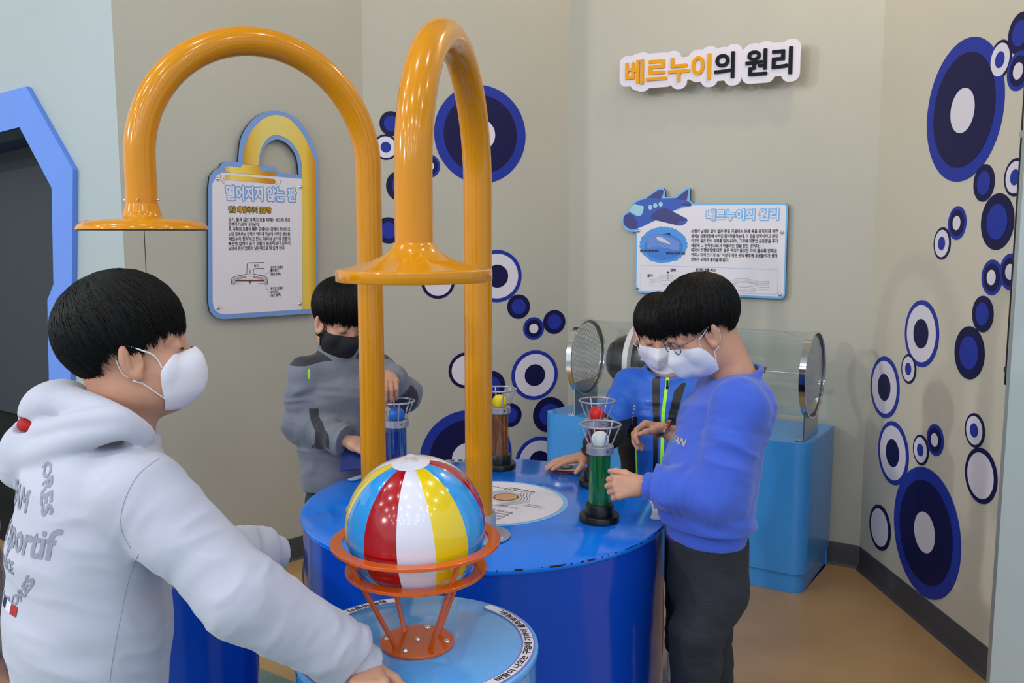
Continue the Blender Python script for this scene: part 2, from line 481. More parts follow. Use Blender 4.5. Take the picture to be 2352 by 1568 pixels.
pm = MB(); pm.prism([[(-1.4, 0), (W_OUT.L-0.10, 0), (W_OUT.L-0.10, 3.3), (-1.4, 3.3)]], W_OUT.xf(-0.37), W_OUT.xf(-0.33))
obj('dark_backing', pm, mat('black_void_sheet', (8, 10, 12), 0.9), door, smooth=0)  # black sheet standing in for the unlit space behind the doorway
pm = MB(); pm.prism([[(op[0][0], -0.33), (op[-2][0], -0.33), (op[-2][0], -0.01), (op[0][0], -0.01)]], lambda x, y, d=0: W_OUT.at(x, 0.0006, y), lambda x, y, d=0: W_OUT.at(x, 0.004, y)); obj('dark_floor_sheet', pm, mat('black_floor_shade', (14, 15, 17), 0.8), door, smooth=0)  # black sheet added so the floor inside the doorway looks unlit

# ------------------------------------------------------------------ ring decals printed on the walls
KIND = {1: [(1.0, M_BLUE), (0.80, M_NAVY), (0.315, M_WHITE)], 6: [(1.0, M_BLUE), (0.78, M_NAVY), (0.43, M_WHITE)],
        2: [(1.0, M_NAVY), (0.63, M_BLUE)], 3: [(1.0, M_NAVY), (0.84, M_WHITE), (0.42, M_BLUE)],
        4: [(1.0, M_BLUE), (0.855, M_WHITE), (0.44, M_NAVY)], 5: [(1.0, M_NAVY), (0.83, M_WHITE)]}
def decal(wall, wobj, px, py, rpx, kind, k):
    u, z = wall.hit(px, py); p = wall.at(u, z)
    s = (p-Vector((0, 0, HCAM))).dot(Vector((0, CT, -ST))); r = rpx*s/FPX
    mb = MB(); rings = KIND[kind]
    for i, (f, m) in enumerate(rings):
        off = 0.0010+0.0007*i+0.00012*k
        lp = [circle(r*f, 56, (u, z))]
        if i == 0: mb.prism(lp, wall.xf(0.0002), wall.xf(off), i)
        else: mb.flat(lp, wall.xf(off), i)
    obj('ring_decal', mb, [m for f, m in rings], wobj, smooth=0)
mid_list = [(899, 284, 28, 2), (886, 338, 29, 3), (1104, 309, 111, 1), (985, 381, 27, 6), (922, 427, 36, 2), (892, 529, 30, 2),
            (1006, 646, 40, 5), (1142, 634, 60, 4), (1191, 704, 28, 2), (1225.5, 754, 26, 6), (1273, 739, 27.5, 2), (1070, 850, 41.5, 5),
            (1128, 885, 34, 2), (1228, 861, 57.4, 4), (1172, 953, 27.4, 2), (1262, 952, 41, 2), (1071, 1051, 111, 1), (1238, 1060, 59, 4)]
right_list = [(2344, 76, 47, 2), (2298, 137, 44, 3), (2340, 163, 44.6, 6), (2212, 254, 161, 1), (2260.5, 420, 42.6, 2), (2333, 407, 43.5, 3),
              (2291, 509, 64.7, 2), (2199, 512, 38.4, 6), (2164.5, 559, 37, 3), (2279, 637, 41, 6), (2322, 624, 42, 6),
              (2117, 766, 77, 4), (2088, 847, 34, 3), (2032.5, 889, 71, 4), (2258, 721, 42, 2), (2227, 810, 61, 2), (2052, 1040, 73, 4),
              (2116, 1033, 35, 3), (2149, 1010, 36.5, 6), (2240, 988, 39.5, 3), (2254, 1092, 64, 5), (2126, 1222, 149, 1), (2022, 1211, 52, 5)]
for k, a in enumerate(mid_list): decal(W_BC, wall_mid, *a, k)
for k, a in enumerate(right_list): decal(W_DE, wall_right, *a, k)

# dark panel on standoffs at the right wall, seen almost edge on
u0 = W_DE.hit(2311, 884, 0.045)[0]; z0 = W_DE.hit(2315, 884, 0.045)[1]; u1 = u0+0.24
pt = thing('wall_panel', 'black edged panel on steel standoffs at the right wall', 'panel', W_DE.at((u0+u1)/2, z0, 0.04))
pb = MB(); pb.prism([[(u0, z0), (u1, z0), (u1, z0+1.30), (u0, z0+1.30)]], W_DE.xf(0.040), W_DE.xf(0.052)); obj('panel_board', pb, M_BLACK, pt, smooth=0)
for (px, py) in ((2345, 313), (2312, 843)):
    zz = W_DE.hit(px, py, 0.02)[1]; sb = MB(); uu = u0+0.012
    sb.cyl(W_DE.at(uu, zz, 0.0), W_DE.at(uu, zz, 0.040), 0.010, n=20); sb.cyl(W_DE.at(uu, zz, 0.052), W_DE.at(uu, zz, 0.057), 0.011, n=20)
    obj('standoff', sb, M_CHROME, pt)
# ------------------------------------------------------------------ exhibit materials
M_YEL = mat('amber_gloss_enamel', (206, 134, 0), 0.15, coat=0.2, spec=0.4, var=0.006, vscale=40, stretch=(1, 1, 0.03))
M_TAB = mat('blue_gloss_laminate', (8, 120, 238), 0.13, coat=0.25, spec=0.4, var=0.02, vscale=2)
M_TABS = mat('shaded_blue_gloss_laminate', (8, 68, 184), 0.16, coat=0.3, spec=0.4, var=0.02, vscale=2)  # table blue with the shading of the drum side mixed into the colour
M_SKY = mat('sky_blue_gloss_laminate', (92, 166, 236), 0.14, coat=0.5, var=0.02, vscale=2)
M_BOX = mat('light_blue_satin_paint', (62, 150, 228), 0.28, coat=0.3, var=0.03, vscale=3)
M_ORG = mat('orange_enamel', (214, 92, 20), 0.25, coat=0.4, var=0.06, vscale=18)
M_GREY = mat('grey_enamel', (150, 156, 172), 0.3, var=0.03)
M_LAV = mat('lavender_print', (118, 122, 206), 0.4)
M_LBL = mat('white_label_print', (226, 222, 234), 0.4)
M_CHIP = mat('dark_red_worn_edge', (52, 14, 24), 0.6)
M_PALEB = mat('pale_blue_print', (128, 192, 240), 0.4)

def ring_label(name, parent, c, z, r0, r1, a0, a1, texts, m_edge=M_LAV):
    """white band with rounded ends along a rim, lettered to be read from outside"""
    rm = (r0+r1)/2; hw = (r1-r0)/2
    def band(h):
        n = max(12, int(abs(a1-a0)/0.06)); e = h/rm
        out = [(rm+h, a0+(a1-a0)*i/n) for i in range(n+1)]
        pts = [(c[0]+r*math.cos(a), c[1]+r*math.sin(a)) for r, a in out]
        ce = (c[0]+rm*math.cos(a1), c[1]+rm*math.sin(a1))
        pts += [(ce[0]+h*math.cos(a1+t), ce[1]+h*math.sin(a1+t)) for t in np.linspace(0.2, PI-0.2, 8)]
        pts += [(c[0]+(rm-h)*math.cos(a0+(a1-a0)*i/n), c[1]+(rm-h)*math.sin(a0+(a1-a0)*i/n)) for i in range(n, -1, -1)]
        cs = (c[0]+rm*math.cos(a0), c[1]+rm*math.sin(a0))
        pts += [(cs[0]+h*math.cos(a0+PI+t), cs[1]+h*math.sin(a0+PI+t)) for t in np.linspace(0.2, PI-0.2, 8)]
        return pts
    mb = MB()
    mb.flat([band(hw+0.0028)], lambda x, y: Vector((x, y, z+0.0006)), 0)
    mb.flat([band(hw)], lambda x, y: Vector((x, y, z+0.0012)), 1)
    size = (r1-r0)*0.80
    for body, at_deg, pitch, side in texts:
        lo, hi, b, t = text_w(body); w = pitch*len(body)
        a_s = math.radians(at_deg) if side == 0 else math.radians(at_deg)-w/rm
        base = rm+hw-(r1-r0)*0.22
        def xf(x, y, d=0.0):
            a = a_s+x/rm; r = base-y
            return Vector((c[0]+r*math.cos(a), c[1]+r*math.sin(a), z+0.0018+d))
        put_text(mb, body, xf, size=size, fit=w, fat=0.00045, mi=2)
    return obj(name, mb, [m_edge, M_LBL, M_INK], parent, smooth=0)

# ------------------------------------------------------------------ big round table
TB = (-0.073, 2.385); RB = 0.492; ZB = 0.720
tb = thing('exhibit_table', 'large round blue drum table carrying the tinted tubes', 'table', (*TB, 0))
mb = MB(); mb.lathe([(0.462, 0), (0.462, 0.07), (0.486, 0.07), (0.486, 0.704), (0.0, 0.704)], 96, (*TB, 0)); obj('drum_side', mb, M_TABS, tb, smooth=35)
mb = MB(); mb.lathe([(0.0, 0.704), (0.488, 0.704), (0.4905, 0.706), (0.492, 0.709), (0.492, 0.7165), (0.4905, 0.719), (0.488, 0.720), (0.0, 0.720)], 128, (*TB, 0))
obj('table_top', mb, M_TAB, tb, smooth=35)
mb = MB(); rr = random.Random(3)
for k in range(34):
    a = math.radians(-88+k*2.3+rr.uniform(-0.6, 0.6)); w = math.radians(rr.choice((0.3, 0.5, 0.9, 2.2)))
    if rr.random() < 0.25: continue
    h = rr.uniform(0.0008, 0.0030)
    vs = []
    for t in (a, a+w/2, a+w):
        for z in (0.7170-h, 0.7186): vs.append((TB[0]+0.4925*math.cos(t), TB[1]+0.4925*math.sin(t), z))
    mb.add(vs, [(0, 2, 3, 1), (2, 4, 5, 3)])
we_ = obj('worn_edge', mb, M_CHIP, tb, smooth=0, label='dark chips where the blue edge is worn through'); we_['kind'] = 'stuff'
ring_label('rim_label', tb, TB, ZB, 0.452, 0.478, math.radians(92), math.radians(150), [('공을 올려 보세요', 98, 0.017, 0)], M_PALEB)
ring_label('rim_label', tb, TB, ZB, 0.452, 0.478, math.radians(-17), math.radians(38), [('공을 올려 보세요', -8, 0.017, 0)], M_PALEB)
# round information print in the middle of the table
IC = (-0.055, 2.392)
mb = MB(); zf = lambda d: (lambda x, y, e=0.0: Vector((IC[0]+x, IC[1]+y, ZB+d+e)))
mb.flat([circle(0.208, 80)], zf(0.0006), 0); mb.flat([circle(0.1945, 80)], zf(0.0012), 1)
ca, sa = math.cos(math.radians(147)), math.sin(math.radians(147))
rt = lambda x, y, e=0.0: Vector((IC[0]+x*ca-y*sa, IC[1]+x*sa+y*ca, ZB+0.0018+e))
put_text(mb, '공은 왜 떨어지지 않을까?', rt, 0.016, -0.06, 0.135, 0.15, 0.0012, 2)
for i, t in enumerate(('공기의 흐름이 빠른 곳에서는', '압력이 작아지고 느린 곳에서는', '압력이 커지게 되어 공은', '떨어지지 않고 떠 있게 된다.')):
    put_text(mb, t, rt, 0.0135, -0.105, 0.110-0.019*i, 0.155, 0, 3)
put_text(mb, '공기의 흐름과 압력', rt, 0.0105, -0.02, -0.128, 0.10, 0, 3)
for (x, y, t) in ((0.075, -0.075, '공기의 흐름이'), (0.075, -0.089, '빨라진다.'), (-0.150, -0.022, '공기의 흐름이'), (-0.150, -0.036, '느려진다.'), (-0.095, 0.012, '높은 압력')):
    put_text(mb, t, rt, 0.0098, x, y, 0.058, 0, 3)
mb.flat([circle(0.052, 48, (-0.01, -0.055))], lambda x, y, e=0: rt(x, y, -0.0003), 4)
mb.flat([circle(0.036, 40, (-0.01, -0.055))], lambda x, y, e=0: rt(x, y, 0.0), 5)
mb.flat([circle(0.031, 40, (-0.01, -0.055))], lambda x, y, e=0: rt(x, y, 0.0003), 6)
for s in (-1, 1):
    for k in range(4):
        o = 0.046+0.009*k
        pts = spline([(-0.01+s*(0.012+0.008*k), 0.030), (-0.01+s*(0.022+0.008*k), 0.005), (-0.01+s*o, -0.040), (-0.01+s*o*0.96, -0.068), (-0.01+s*(0.016+0.010*k), -0.105), (-0.01+s*(0.014+0.010*k), -0.135)], 6)
        line2d(mb, pts, 0.0014, rt, 3)
mb.flat([[(-0.052, -0.137), (0.032, -0.137), (0.032, -0.142), (-0.052, -0.142)]], lambda x, y, e=0: rt(x, y, 0.0002), 5)
obj('information_print', mb, [M_PALEB, M_LBL, mat('gold_print', (150, 118, 20), 0.4), M_INK, mat('grey_print', (200, 198, 205), 0.45), mat('brown_print', (120, 70, 36), 0.4), mat('tan_print', (206, 160, 120), 0.4)], tb, smooth=0)

# ------------------------------------------------------------------ small round pedestals
def pedestal(c, R, z, label, m_top, m_side, a0, a1, texts, seed):
    t = thing('exhibit_pedestal', label, 'pedestal', (*c, 0), None)
    mb = MB(); mb.lathe([(R-0.022, 0), (R-0.022, 0.06), (R-0.004, 0.06), (R-0.004, z-0.012), (0, z-0.012)], 80, (*c, 0)); obj('drum_side', mb, m_side, t, smooth=35)
    mb = MB(); mb.lathe([(0, z-0.014), (R-0.003, z-0.014), (R-0.001, z-0.012), (R, z-0.009), (R, z-0.004), (R-0.001, z-0.001), (R-0.003, z), (0, z)], 96, (*c, 0)); obj('pedestal_top', mb, m_top, t, smooth=35)
    ring_label('rim_label', t, c, z, R-0.0270, R-0.0090, math.radians(a0), math.radians(a1), texts)
    rr = random.Random(seed); mb = MB()
    for k in range(9):
        a = math.radians(rr.uniform(185, 262)); w = rr.uniform(0.006, 0.03); h = rr.uniform(-0.002, 0.0015)
        vs = []
        for q in (a, a+w/2, a+w):
            for zz in (z-0.010-h, z-0.004): vs.append((c[0]+(R+0.0004)*math.cos(q), c[1]+(R+0.0004)*math.sin(q), zz))
        mb.add(vs, [(0, 2, 3, 1), (2, 4, 5, 3)])
    we_ = obj('worn_edge', mb, M_CHIP, t, smooth=0, label='dark chips in the painted rim'); we_['kind'] = 'stuff'
    return t
PF = (-0.167, 1.512); RF = 0.214; ZF = 0.732
pedestal(PF, RF, ZF, 'light blue round pedestal under the orange stand and beach ball', M_SKY, M_SKY, 110, 411,
         [('왼쪽 바람이 나오는 구멍에', 114, 0.0133, 0), ('바람이 나오는 구멍에 가까이 올려보세요!', 402, 0.0133, 1)], 5)
PL = (-0.822, 2.050); RL = 0.212; ZL = 0.704
pedestal(PL, RL, ZL, 'round blue pedestal below the hanging disc, behind the white sleeve', M_SKY, M_TABS, 110, 408,
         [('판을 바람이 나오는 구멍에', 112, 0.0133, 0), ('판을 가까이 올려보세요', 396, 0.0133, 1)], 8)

# ------------------------------------------------------------------ orange ball stand
st = thing('ball_stand', 'orange metal two-ring stand bolted to the light blue pedestal', 'stand', (*PF, ZF))
mb = MB(); mb.lathe([(0, ZF+0.0004), (0.0642, ZF+0.0004), (0.0650, ZF+0.0015), (0.0650, ZF+0.0050), (0.0642, ZF+0.006), (0, ZF+0.006)], 64, (*PF, 0)); obj('base_plate', mb, M_ORG, st, smooth=35)
def flat_ring(ri, ro, z0, z1): return [(ri, z0), (ro-0.0008, z0), (ro, z0+0.0008), (ro, z1-0.0008), (ro-0.0008, z1), (ri+0.0006, z1), (ri, z1-0.0006)]
ZR1, ZR2 = 0.874, 0.924
mb = MB(); mb.lathe(flat_ring(0.1265, 0.1470, ZR2-0.006, ZR2), 96, (*PF, 0), closed=True); obj('upper_ring', mb, M_ORG, st, smooth=35)
mb = MB(); mb.lathe(flat_ring(0.1010, 0.1230, ZR1-0.006, ZR1), 96, (*PF, 0), closed=True); obj('lower_ring', mb, M_ORG, st, smooth=35)
for d in (-53, 37, 127, 217):
    a = math.radians(d); u = Vector((math.cos(a), math.sin(a), 0)); o = Vector((*PF, 0))
    mb = MB(); mb.cyl(o+u*0.0430+Vector((0, 0, ZF+0.005)), o+u*0.1345+Vector((0, 0, ZR2-0.003)), 0.0044, n=14); obj('rod', mb, M_ORG, st)
for (x, y) in ((0.0, 0.003), (0.052, -0.004), (-0.017, -0.041), (0.013, 0.052), (-0.054, 0.006)):
    mb = MB(); mb.lathe([(0.0056, 0), (0.0054, 0.0016), (0.0040, 0.0032), (0.0022, 0.0034), (0.0020, 0.0022), (0, 0.0022)], 18, (PF[0]+x, PF[1]+y, ZF+0.006)); obj('bolt', mb, M_CHROME, st)

# ------------------------------------------------------------------ beach ball: twelve welded panels, two caps, valve
BC = Vector((PF[0], PF[1], 0.9475)); RBALL = 0.1215
ball = thing('beach_ball', 'striped inflated beach ball resting in the orange ring stand', 'ball', BC)
PC = {'w': mat('white_vinyl', (222, 220, 236), 0.14, coat=0.5), 'y': mat('yellow_vinyl', (232, 200, 14), 0.14, coat=0.5),
      'b': mat('blue_vinyl', (40, 150, 226), 0.14, coat=0.5), 'r': mat('red_vinyl', (168, 6, 18), 0.14, coat=0.5)}
Rb = Matrix.Rotation(math.radians(10), 3, 'X') @ Matrix.Rotation(math.radians(-2.5), 3, 'Y')
def bpt(lat, lon, r):   # lon measured from the camera side, to the right
    return BC+Rb @ Vector((math.cos(lat)*math.sin(lon), -math.cos(lat)*math.cos(lon), math.sin(lat)))*r
azc = math.atan2(PF[0], PF[1])
for k in range(12):
    lon0 = math.radians(-8.5+30*k)-azc*0.0; cc = 'wybr'[k % 4] if k % 4 in (0,) else {1: 'y', 2: 'b', 3: 'r'}[k % 4]
    mb = MB(); nu, nv = 8, 26; vs = []
    for j in range(nv+1):
        lat = math.radians(-76+152*j/nv)
        for i in range(nu+1):
            q = i/nu; e = min(q, 1-q)*2
            vs.append(bpt(lat, lon0+math.radians(30)*q, RBALL-0.0007*(1-min(1, e*6))))
    mb.add(vs, [(j*(nu+1)+i, j*(nu+1)+i+1, (j+1)*(nu+1)+i+1, (j+1)*(nu+1)+i) for j in range(nv) for i in range(nu)])
    obj('panel', mb, PC[cc], ball, smooth=180)
for sg in (1, -1):
    mb = MB(); vs = [bpt(sg*PI/2, 0, RBALL+0.0006)]
    for j in range(1, 6):
        for i in range(40): vs.append(bpt(sg*(PI/2-math.radians(15.5)*j/5), 2*PI*i/40, RBALL+(0.0008 if j < 5 else 0.0004)))
    fs = [(0, 1+i, 1+(i+1) % 40) if sg > 0 else (0, 1+(i+1) % 40, 1+i) for i in range(40)]
    for j in range(4):
        for i in range(40):
            a, b = 1+j*40+i, 1+j*40+(i+1) % 40
            fs.append((a, a+40, b+40, b) if sg > 0 else (a, b, b+40, a+40))
    mb.add(vs, fs); obj('cap', mb, PC['w'], ball, smooth=180)
M_VALVE = mat('clear_vinyl_valve', (214, 204, 206), 0.12, coat=0.6)
mb = MB(); mb.lathe([(0.011, 0.0), (0.0105, 0.002), (0.0070, 0.003), (0.0052, 0.005), (0.0060, 0.0070), (0.0078, 0.0074), (0.0078, 0.0088), (0.0035, 0.0092), (0, 0.0085)], 24, bpt(PI/2, 0, RBALL), Rb); obj('valve', mb, M_VALVE, ball, smooth=50)
mb = MB()
for i in range(9):
    t = ('주의사항', '물놀이용 튜브', '어린이는 보호자와', '함께 사용하세요', '화기 주의', '재질 염화비닐', '사용연령', '제조국', '보관방법')[i]
    def bx(x, y, d=0.0): return bpt(math.radians(-39.0-2.0*i)-y/RBALL, math.radians(19.0)-x/RBALL/math.cos(math.radians(40)), RBALL+0.0007)
    put_text(mb, t, bx, 0.0040, 0, 0, 0.020+0.004*((i*7) % 3), 0, 0)
obj('printed_notice', mb, mat('dark_grey_print', (70, 66, 84), 0.5), ball, smooth=0, label='small upside-down printed notice on the white panel')

# ------------------------------------------------------------------ arched air pipes
RP = 0.0330
def arch(label, base, end, zb, zend, ztab, name='air_pipe'):
    t = thing(name, label, 'pipe', (base[0], base[1], ztab))
    b = Vector((*base, 0)); e = Vector((*end, 0)); u = (e-b); R = u.length/2; u.normalize(); c = (b+e)/2
    pts = [b+Vector((0, 0, ztab+0.012)), b+Vector((0, 0, ztab+0.35)), b+Vector((0, 0, zb-0.25))]
    n = 40
    for i in range(n+1):
        a = PI*i/n; pts.append(c-u*R*math.cos(a)+Vector((0, 0, zb+R*math.sin(a))))
    pts.append(e+Vector((0, 0, zend)))
    mb = MB(); mb.tube(pts, RP, 40); obj('pipe', mb, M_YEL, t, smooth=60)
    mb = MB(); z = ztab
    mb.lathe([(0, z+0.0026), (0.076, z+0.0026), (0.0765, z+0.003), (0.0765, z+0.0045), (0.076, z+0.005), (0, z+0.005)], 64, (*base, 0)); obj('base_flange', mb, M_GREY, t, smooth=35)
    mb = MB(); mb.lathe([(0.0415, z+0.005), (0.0415, z+0.056), (0.0405, z+0.058), (0.0335, z+0.058), (0.0335, z+0.005)], 48, (*base, 0)); obj('collar', mb, M_GREY, t, smooth=35)
    for k in range(4):
        a = math.radians(-28+90*k); mb = MB()
        mb.lathe([(0.0048, 0), (0.0046, 0.0014), (0.0030, 0.0028), (0, 0.0030)], 16, (base[0]+0.062*math.cos(a), base[1]+0.062*math.sin(a), z+0.005)); obj('screw', mb, M_CHROME, t)
    return t
b1, e1 = (-0.3667, 2.327), (-0.814, 2.000)
b2, e2 = (-0.0797, 2.113), (-0.1688, 1.561)
ap1 = arch('amber arched pipe ending in a flat round disc, upper left', b1, e1, 1.615, 1.510, ZB)
mb = MB(); mb.lathe([(0.0, 1.4580), (0.1365, 1.4575), (0.1375, 1.4590), (0.1360, 1.4635), (0.132, 1.4690), (0.124, 1.4745), (0.110, 1.4785), (0.080, 1.4805), (0.052, 1.4815), (0.044, 1.4835), (0.0405, 1.490), (0.0375, 1.500), (0.0352, 1.510), (0.0340, 1.514), (0.0330, 1.514)], 80, (*e1, 0))
obj('disc_nozzle', mb, M_YEL, ap1, smooth=50)
mb = MB(); mb.lathe([(0, 1.4560), (0.132, 1.4560), (0.134, 1.4574), (0, 1.4576)], 80, (*e1, 0)); obj('disc_underside', mb, mat('dark_brown_board', (58, 34, 18), 0.6), ap1, smooth=35)
for d in (-8, 82, 172, -80):
    a = math.radians(d); q = Vector((math.cos(a), math.sin(a), 0)); o = Vector((*e1, 1.5225)); mb = MB()
    mb.cyl(o+q*0.030, o+q*0.0430, 0.0021, n=12); obj('pin', mb, M_STEEL, ap1)
mb = MB(); mb.cyl(Vector((e1[0]+0.003, e1[1]-0.002, 1.4575)), Vector((e1[0]+0.003, e1[1]-0.002, 0.706)), 0.0009, n=8); obj('cord', mb, M_BLACK, ap1)
ap2 = arch('amber arched pipe with a flared cone above the beach ball', b2, e2, 1.553, 1.430, ZB)
mb = MB(); mb.lathe([(0.0330, 1.4375), (0.0318, 1.4345), (0.0345, 1.4330), (0.0375, 1.4280), (0.0425, 1.4215), (0.0500, 1.4150), (0.0600, 1.4085), (0.0740, 1.4025), (0.0900, 1.3975), (0.1080, 1.3932), (0.1240, 1.3900), (0.1325, 1.3885), (0.1345, 1.3875), (0.1350, 1.3860), (0.1350, 1.3690), (0.1340, 1.3680), (0.1290, 1.3680), (0.1270, 1.3800), (0.06, 1.392), (0.0, 1.394)], 96, (*e2, 0))
obj('flared_cone', mb, M_YEL, ap2, smooth=50)

# ------------------------------------------------------------------ tinted tube stands with balls
def tube_stand(p, tint, tname, label, first=None):
    if first is None:
        t = thing('tube_stand', label, 'stand', (*p, ZB), 'tube stands on the blue table')
        c = (*p, ZB)
        mb = MB(); mb.lathe([(0, 0.0005), (0.0500, 0.0005), (0.0512, 0.002), (0.0512, 0.016), (0.0498, 0.018), (0.0362, 0.018)], 64, c); obj('base', mb, M_BLACK, t, smooth=35)
        mb = MB(); mb.lathe([(0.0362, 0.017), (0.0362, 0.043), (0.0350, 0.045), (0.0282, 0.045), (0.0282, 0.028), (0, 0.028)], 56, c); obj('hub', mb, M_BLACK, t, smooth=35)
        mb = MB(); mb.lathe([(0.0275, 0.0285), (0.0275, 0.178), (0.0250, 0.178), (0.0250, 0.0285)], 48, c, closed=True); obj('tube', mb, MATS[tname], t, smooth=35)
        mb = MB(); mb.lathe([(0.0270, 0.176), (0.0335, 0.176), (0.0345, 0.177), (0.0345, 0.195), (0.0335, 0.196), (0.0200, 0.196), (0.0180, 0.194), (0.0180, 0.190), (0.027, 0.184)], 56, c, closed=True); obj('collar', mb, M_STEELM, t, smooth=35)
        mb = MB(); mb.tube([(p[0]+0.0510*math.cos(a), p[1]+0.0510*math.sin(a), ZB+0.2500) for a in np.linspace(0, 2*PI, 56, endpoint=False)], 0.0028, 10, closed=True); obj('basket_ring', mb, M_STEELM, t, smooth=60)
        for k in range(6):
            a = math.radians(-74+60*k); q = Vector((math.cos(a), math.sin(a), 0)); o = Vector(c); mb = MB()
            mb.cyl(o+q*0.0275+Vector((0, 0, 0.1945)), o+q*0.0505+Vector((0, 0, 0.2495)), 0.0019, n=10); obj('rod', mb, M_STEELM, t)
        for k in range(3):
            a = math.radians(-62+120*k); q = Vector((math.cos(a), math.sin(a), 0)); o = Vector(c)+Vector((0, 0, 0.1865)); mb = MB()
            mb.cyl(o+q*0.0335, o+q*0.03475, 0.0022, n=12); obj('set_screw', mb, M_BLACK, t)
        return t
    t = copy_tree(first); t.location = (*p, ZB); t['label'] = label
    for ch in t.children:
        if ch.name.startswith('tube'):
            ch.data = ch.data.copy(); ch.data.materials[0] = MATS[tname]
    return t
M_STEELM = mat('matt_aluminium', (176, 176, 188), 0.34, metal=0.55)
clear('green_acrylic', (172, 232, 206), 0.06, 0.03, (20, 190, 84), 0.20); clear('red_acrylic', (230, 150, 164), 0.06, 0.03, (200, 16, 34), 0.16)
clear('blue_acrylic', (178, 212, 242), 0.06, 0.03, (40, 110, 220), 0.10); clear('amber_acrylic', (240, 220, 180), 0.06, 0.03, (220, 146, 40), 0.14)
pg, pr_, pbl, py_ = (0.2235, 2.234), (0.2455, 2.560), (-0.3330, 2.553), (-0.0390, 2.752)
sg = tube_stand(pg, None, 'green_acrylic', 'green tinted tube stand, nearest the boy in the blue sweatshirt')
tube_stand(pr_, None, 'red_acrylic', 'red tinted tube stand partly behind the green one', sg)
tube_stand(pbl, None, 'blue_acrylic', 'blue tinted tube stand beside the left amber pole', sg)
tube_stand(py_, None, 'amber_acrylic', 'amber tinted tube stand beside the right amber pole', sg)
for p, col, nm, lb in ((pg, (222, 228, 230), 'white', 'white ball in the basket of the green tube'), (pr_, (222, 26, 30), 'red', 'red ball in the basket of the red tube'),
                       (pbl, (28, 104, 206), 'blue', 'blue ball in the basket of the blue tube'), (py_, (236, 208, 20), 'yellow', 'yellow ball in the basket of the amber tube')):
    mb = MB(); mb.sphere((p[0], p[1], ZB+0.2105), 0.0228, 32, 20)
    tag(obj('small_ball', mb, mat(nm+'_rubber', col, 0.42), None, smooth=180, at=(p[0], p[1], ZB+0.2105)), lb, 'ball', 'balls in the tube baskets')

# ------------------------------------------------------------------ printed button disc under the far boy's hand
PD = (0.168, 2.724)
bd = thing('button_disc', 'flat round printed disc under the hand of the boy in the jacket', 'disc', (*PD, ZB))
mb = MB(); mb.lathe([(0, 0.0005), (0.0490, 0.0005), (0.0505, 0.002), (0.0500, 0.006), (0.046, 0.0085), (0, 0.0095)], 56, (*PD, ZB)); obj('disc_body', mb, mat('maroon_enamel', (88, 20, 26), 0.25, coat=0.5), bd, smooth=40)
mb = MB()
for i, (r, k) in enumerate(((0.0450, 0), (0.0350, 1), (0.0310, 0), (0.0230, 2), (0.0160, 0))):
    mb.flat([circle(r, 44, PD)], lambda x, y, e=0: Vector((x, y, ZB+0.0098+0.0004*i)), k)
obj('printed_face', mb, [M_LBL, mat('orange_print', (220, 130, 50), 0.4), M_NAVY], bd, smooth=0)

# ------------------------------------------------------------------ wind tunnel on its plinth
uB = W_CD.u*-1.0; nB = W_CD.n
PR = Vector((1.169, 3.466, 0)); dep = (W_CD.o-PR).dot(-nB)-0.021
px = thing('display_plinth', 'light blue rounded plinth against the back wall under the clear drum', 'plinth', PR+uB*0.6-nB*dep/2)
def rrect(L, D, r, inset=0.0, n=8):
    pts = []
    for cx, cy, a in ((L-r, r, -PI/2), (L-r, D-0.004, 0), (0.004, D-0.004, PI/2), (r, r, PI)):
        rr = r if cy == r else 0.004
        for i in range(n+1):
            q = a+PI/2*i/n; pts.append((cx+(rr-inset)*math.cos(q), cy+(rr-inset)*math.sin(q)))
    return pts
def boxxf(z): return lambda x, y, e=0: PR+uB*x-nB*y+Vector((0, 0, z))
LB = 1.215
mb = MB(); mb.prism([rrect(LB, dep, 0.065)[::-1]], boxxf(0.082), boxxf(0.623)); obj('plinth_body', mb, M_BOX, px, smooth=40, bevel=0.004)
mb = MB(); mb.prism([rrect(LB, dep, 0.065, 0.012)[::-1]], boxxf(0.0005), boxxf(0.0815)); obj('plinth_base', mb, M_BOX, px, smooth=40)
AL = Vector((0.346, 4.150, 0.880)); AR = Vector((1.221, 3.608, 0.880)); RT = 0.176
ax = (AR-AL).normalized(); side = Vector((ax.y, -ax.x, 0)); upv = Vector((0, 0, 1))
Rt = Matrix((side, upv.cross(ax)*0, ax)).transposed()
Rt = Matrix((side, ax.cross(side), ax)).transposed()
wt = thing('wind_tunnel', 'clear acrylic drum with chrome rings standing on the light blue plinth', 'exhibit', (AL+AR)/2)
LT = (AR-AL).length
clear('clear_acrylic', (247, 250, 249), 0.03, 0.02)
mb = MB(); mb.lathe([(RT-0.004, 0.006), (RT-0.004, LT-0.006)], 72, AL, Rt); mb.f = [f for f in mb.f if len(f) == 4]; mb.m = mb.m[:len(mb.f)]
obj('clear_drum', mb, MATS['clear_acrylic'], wt, smooth=180)
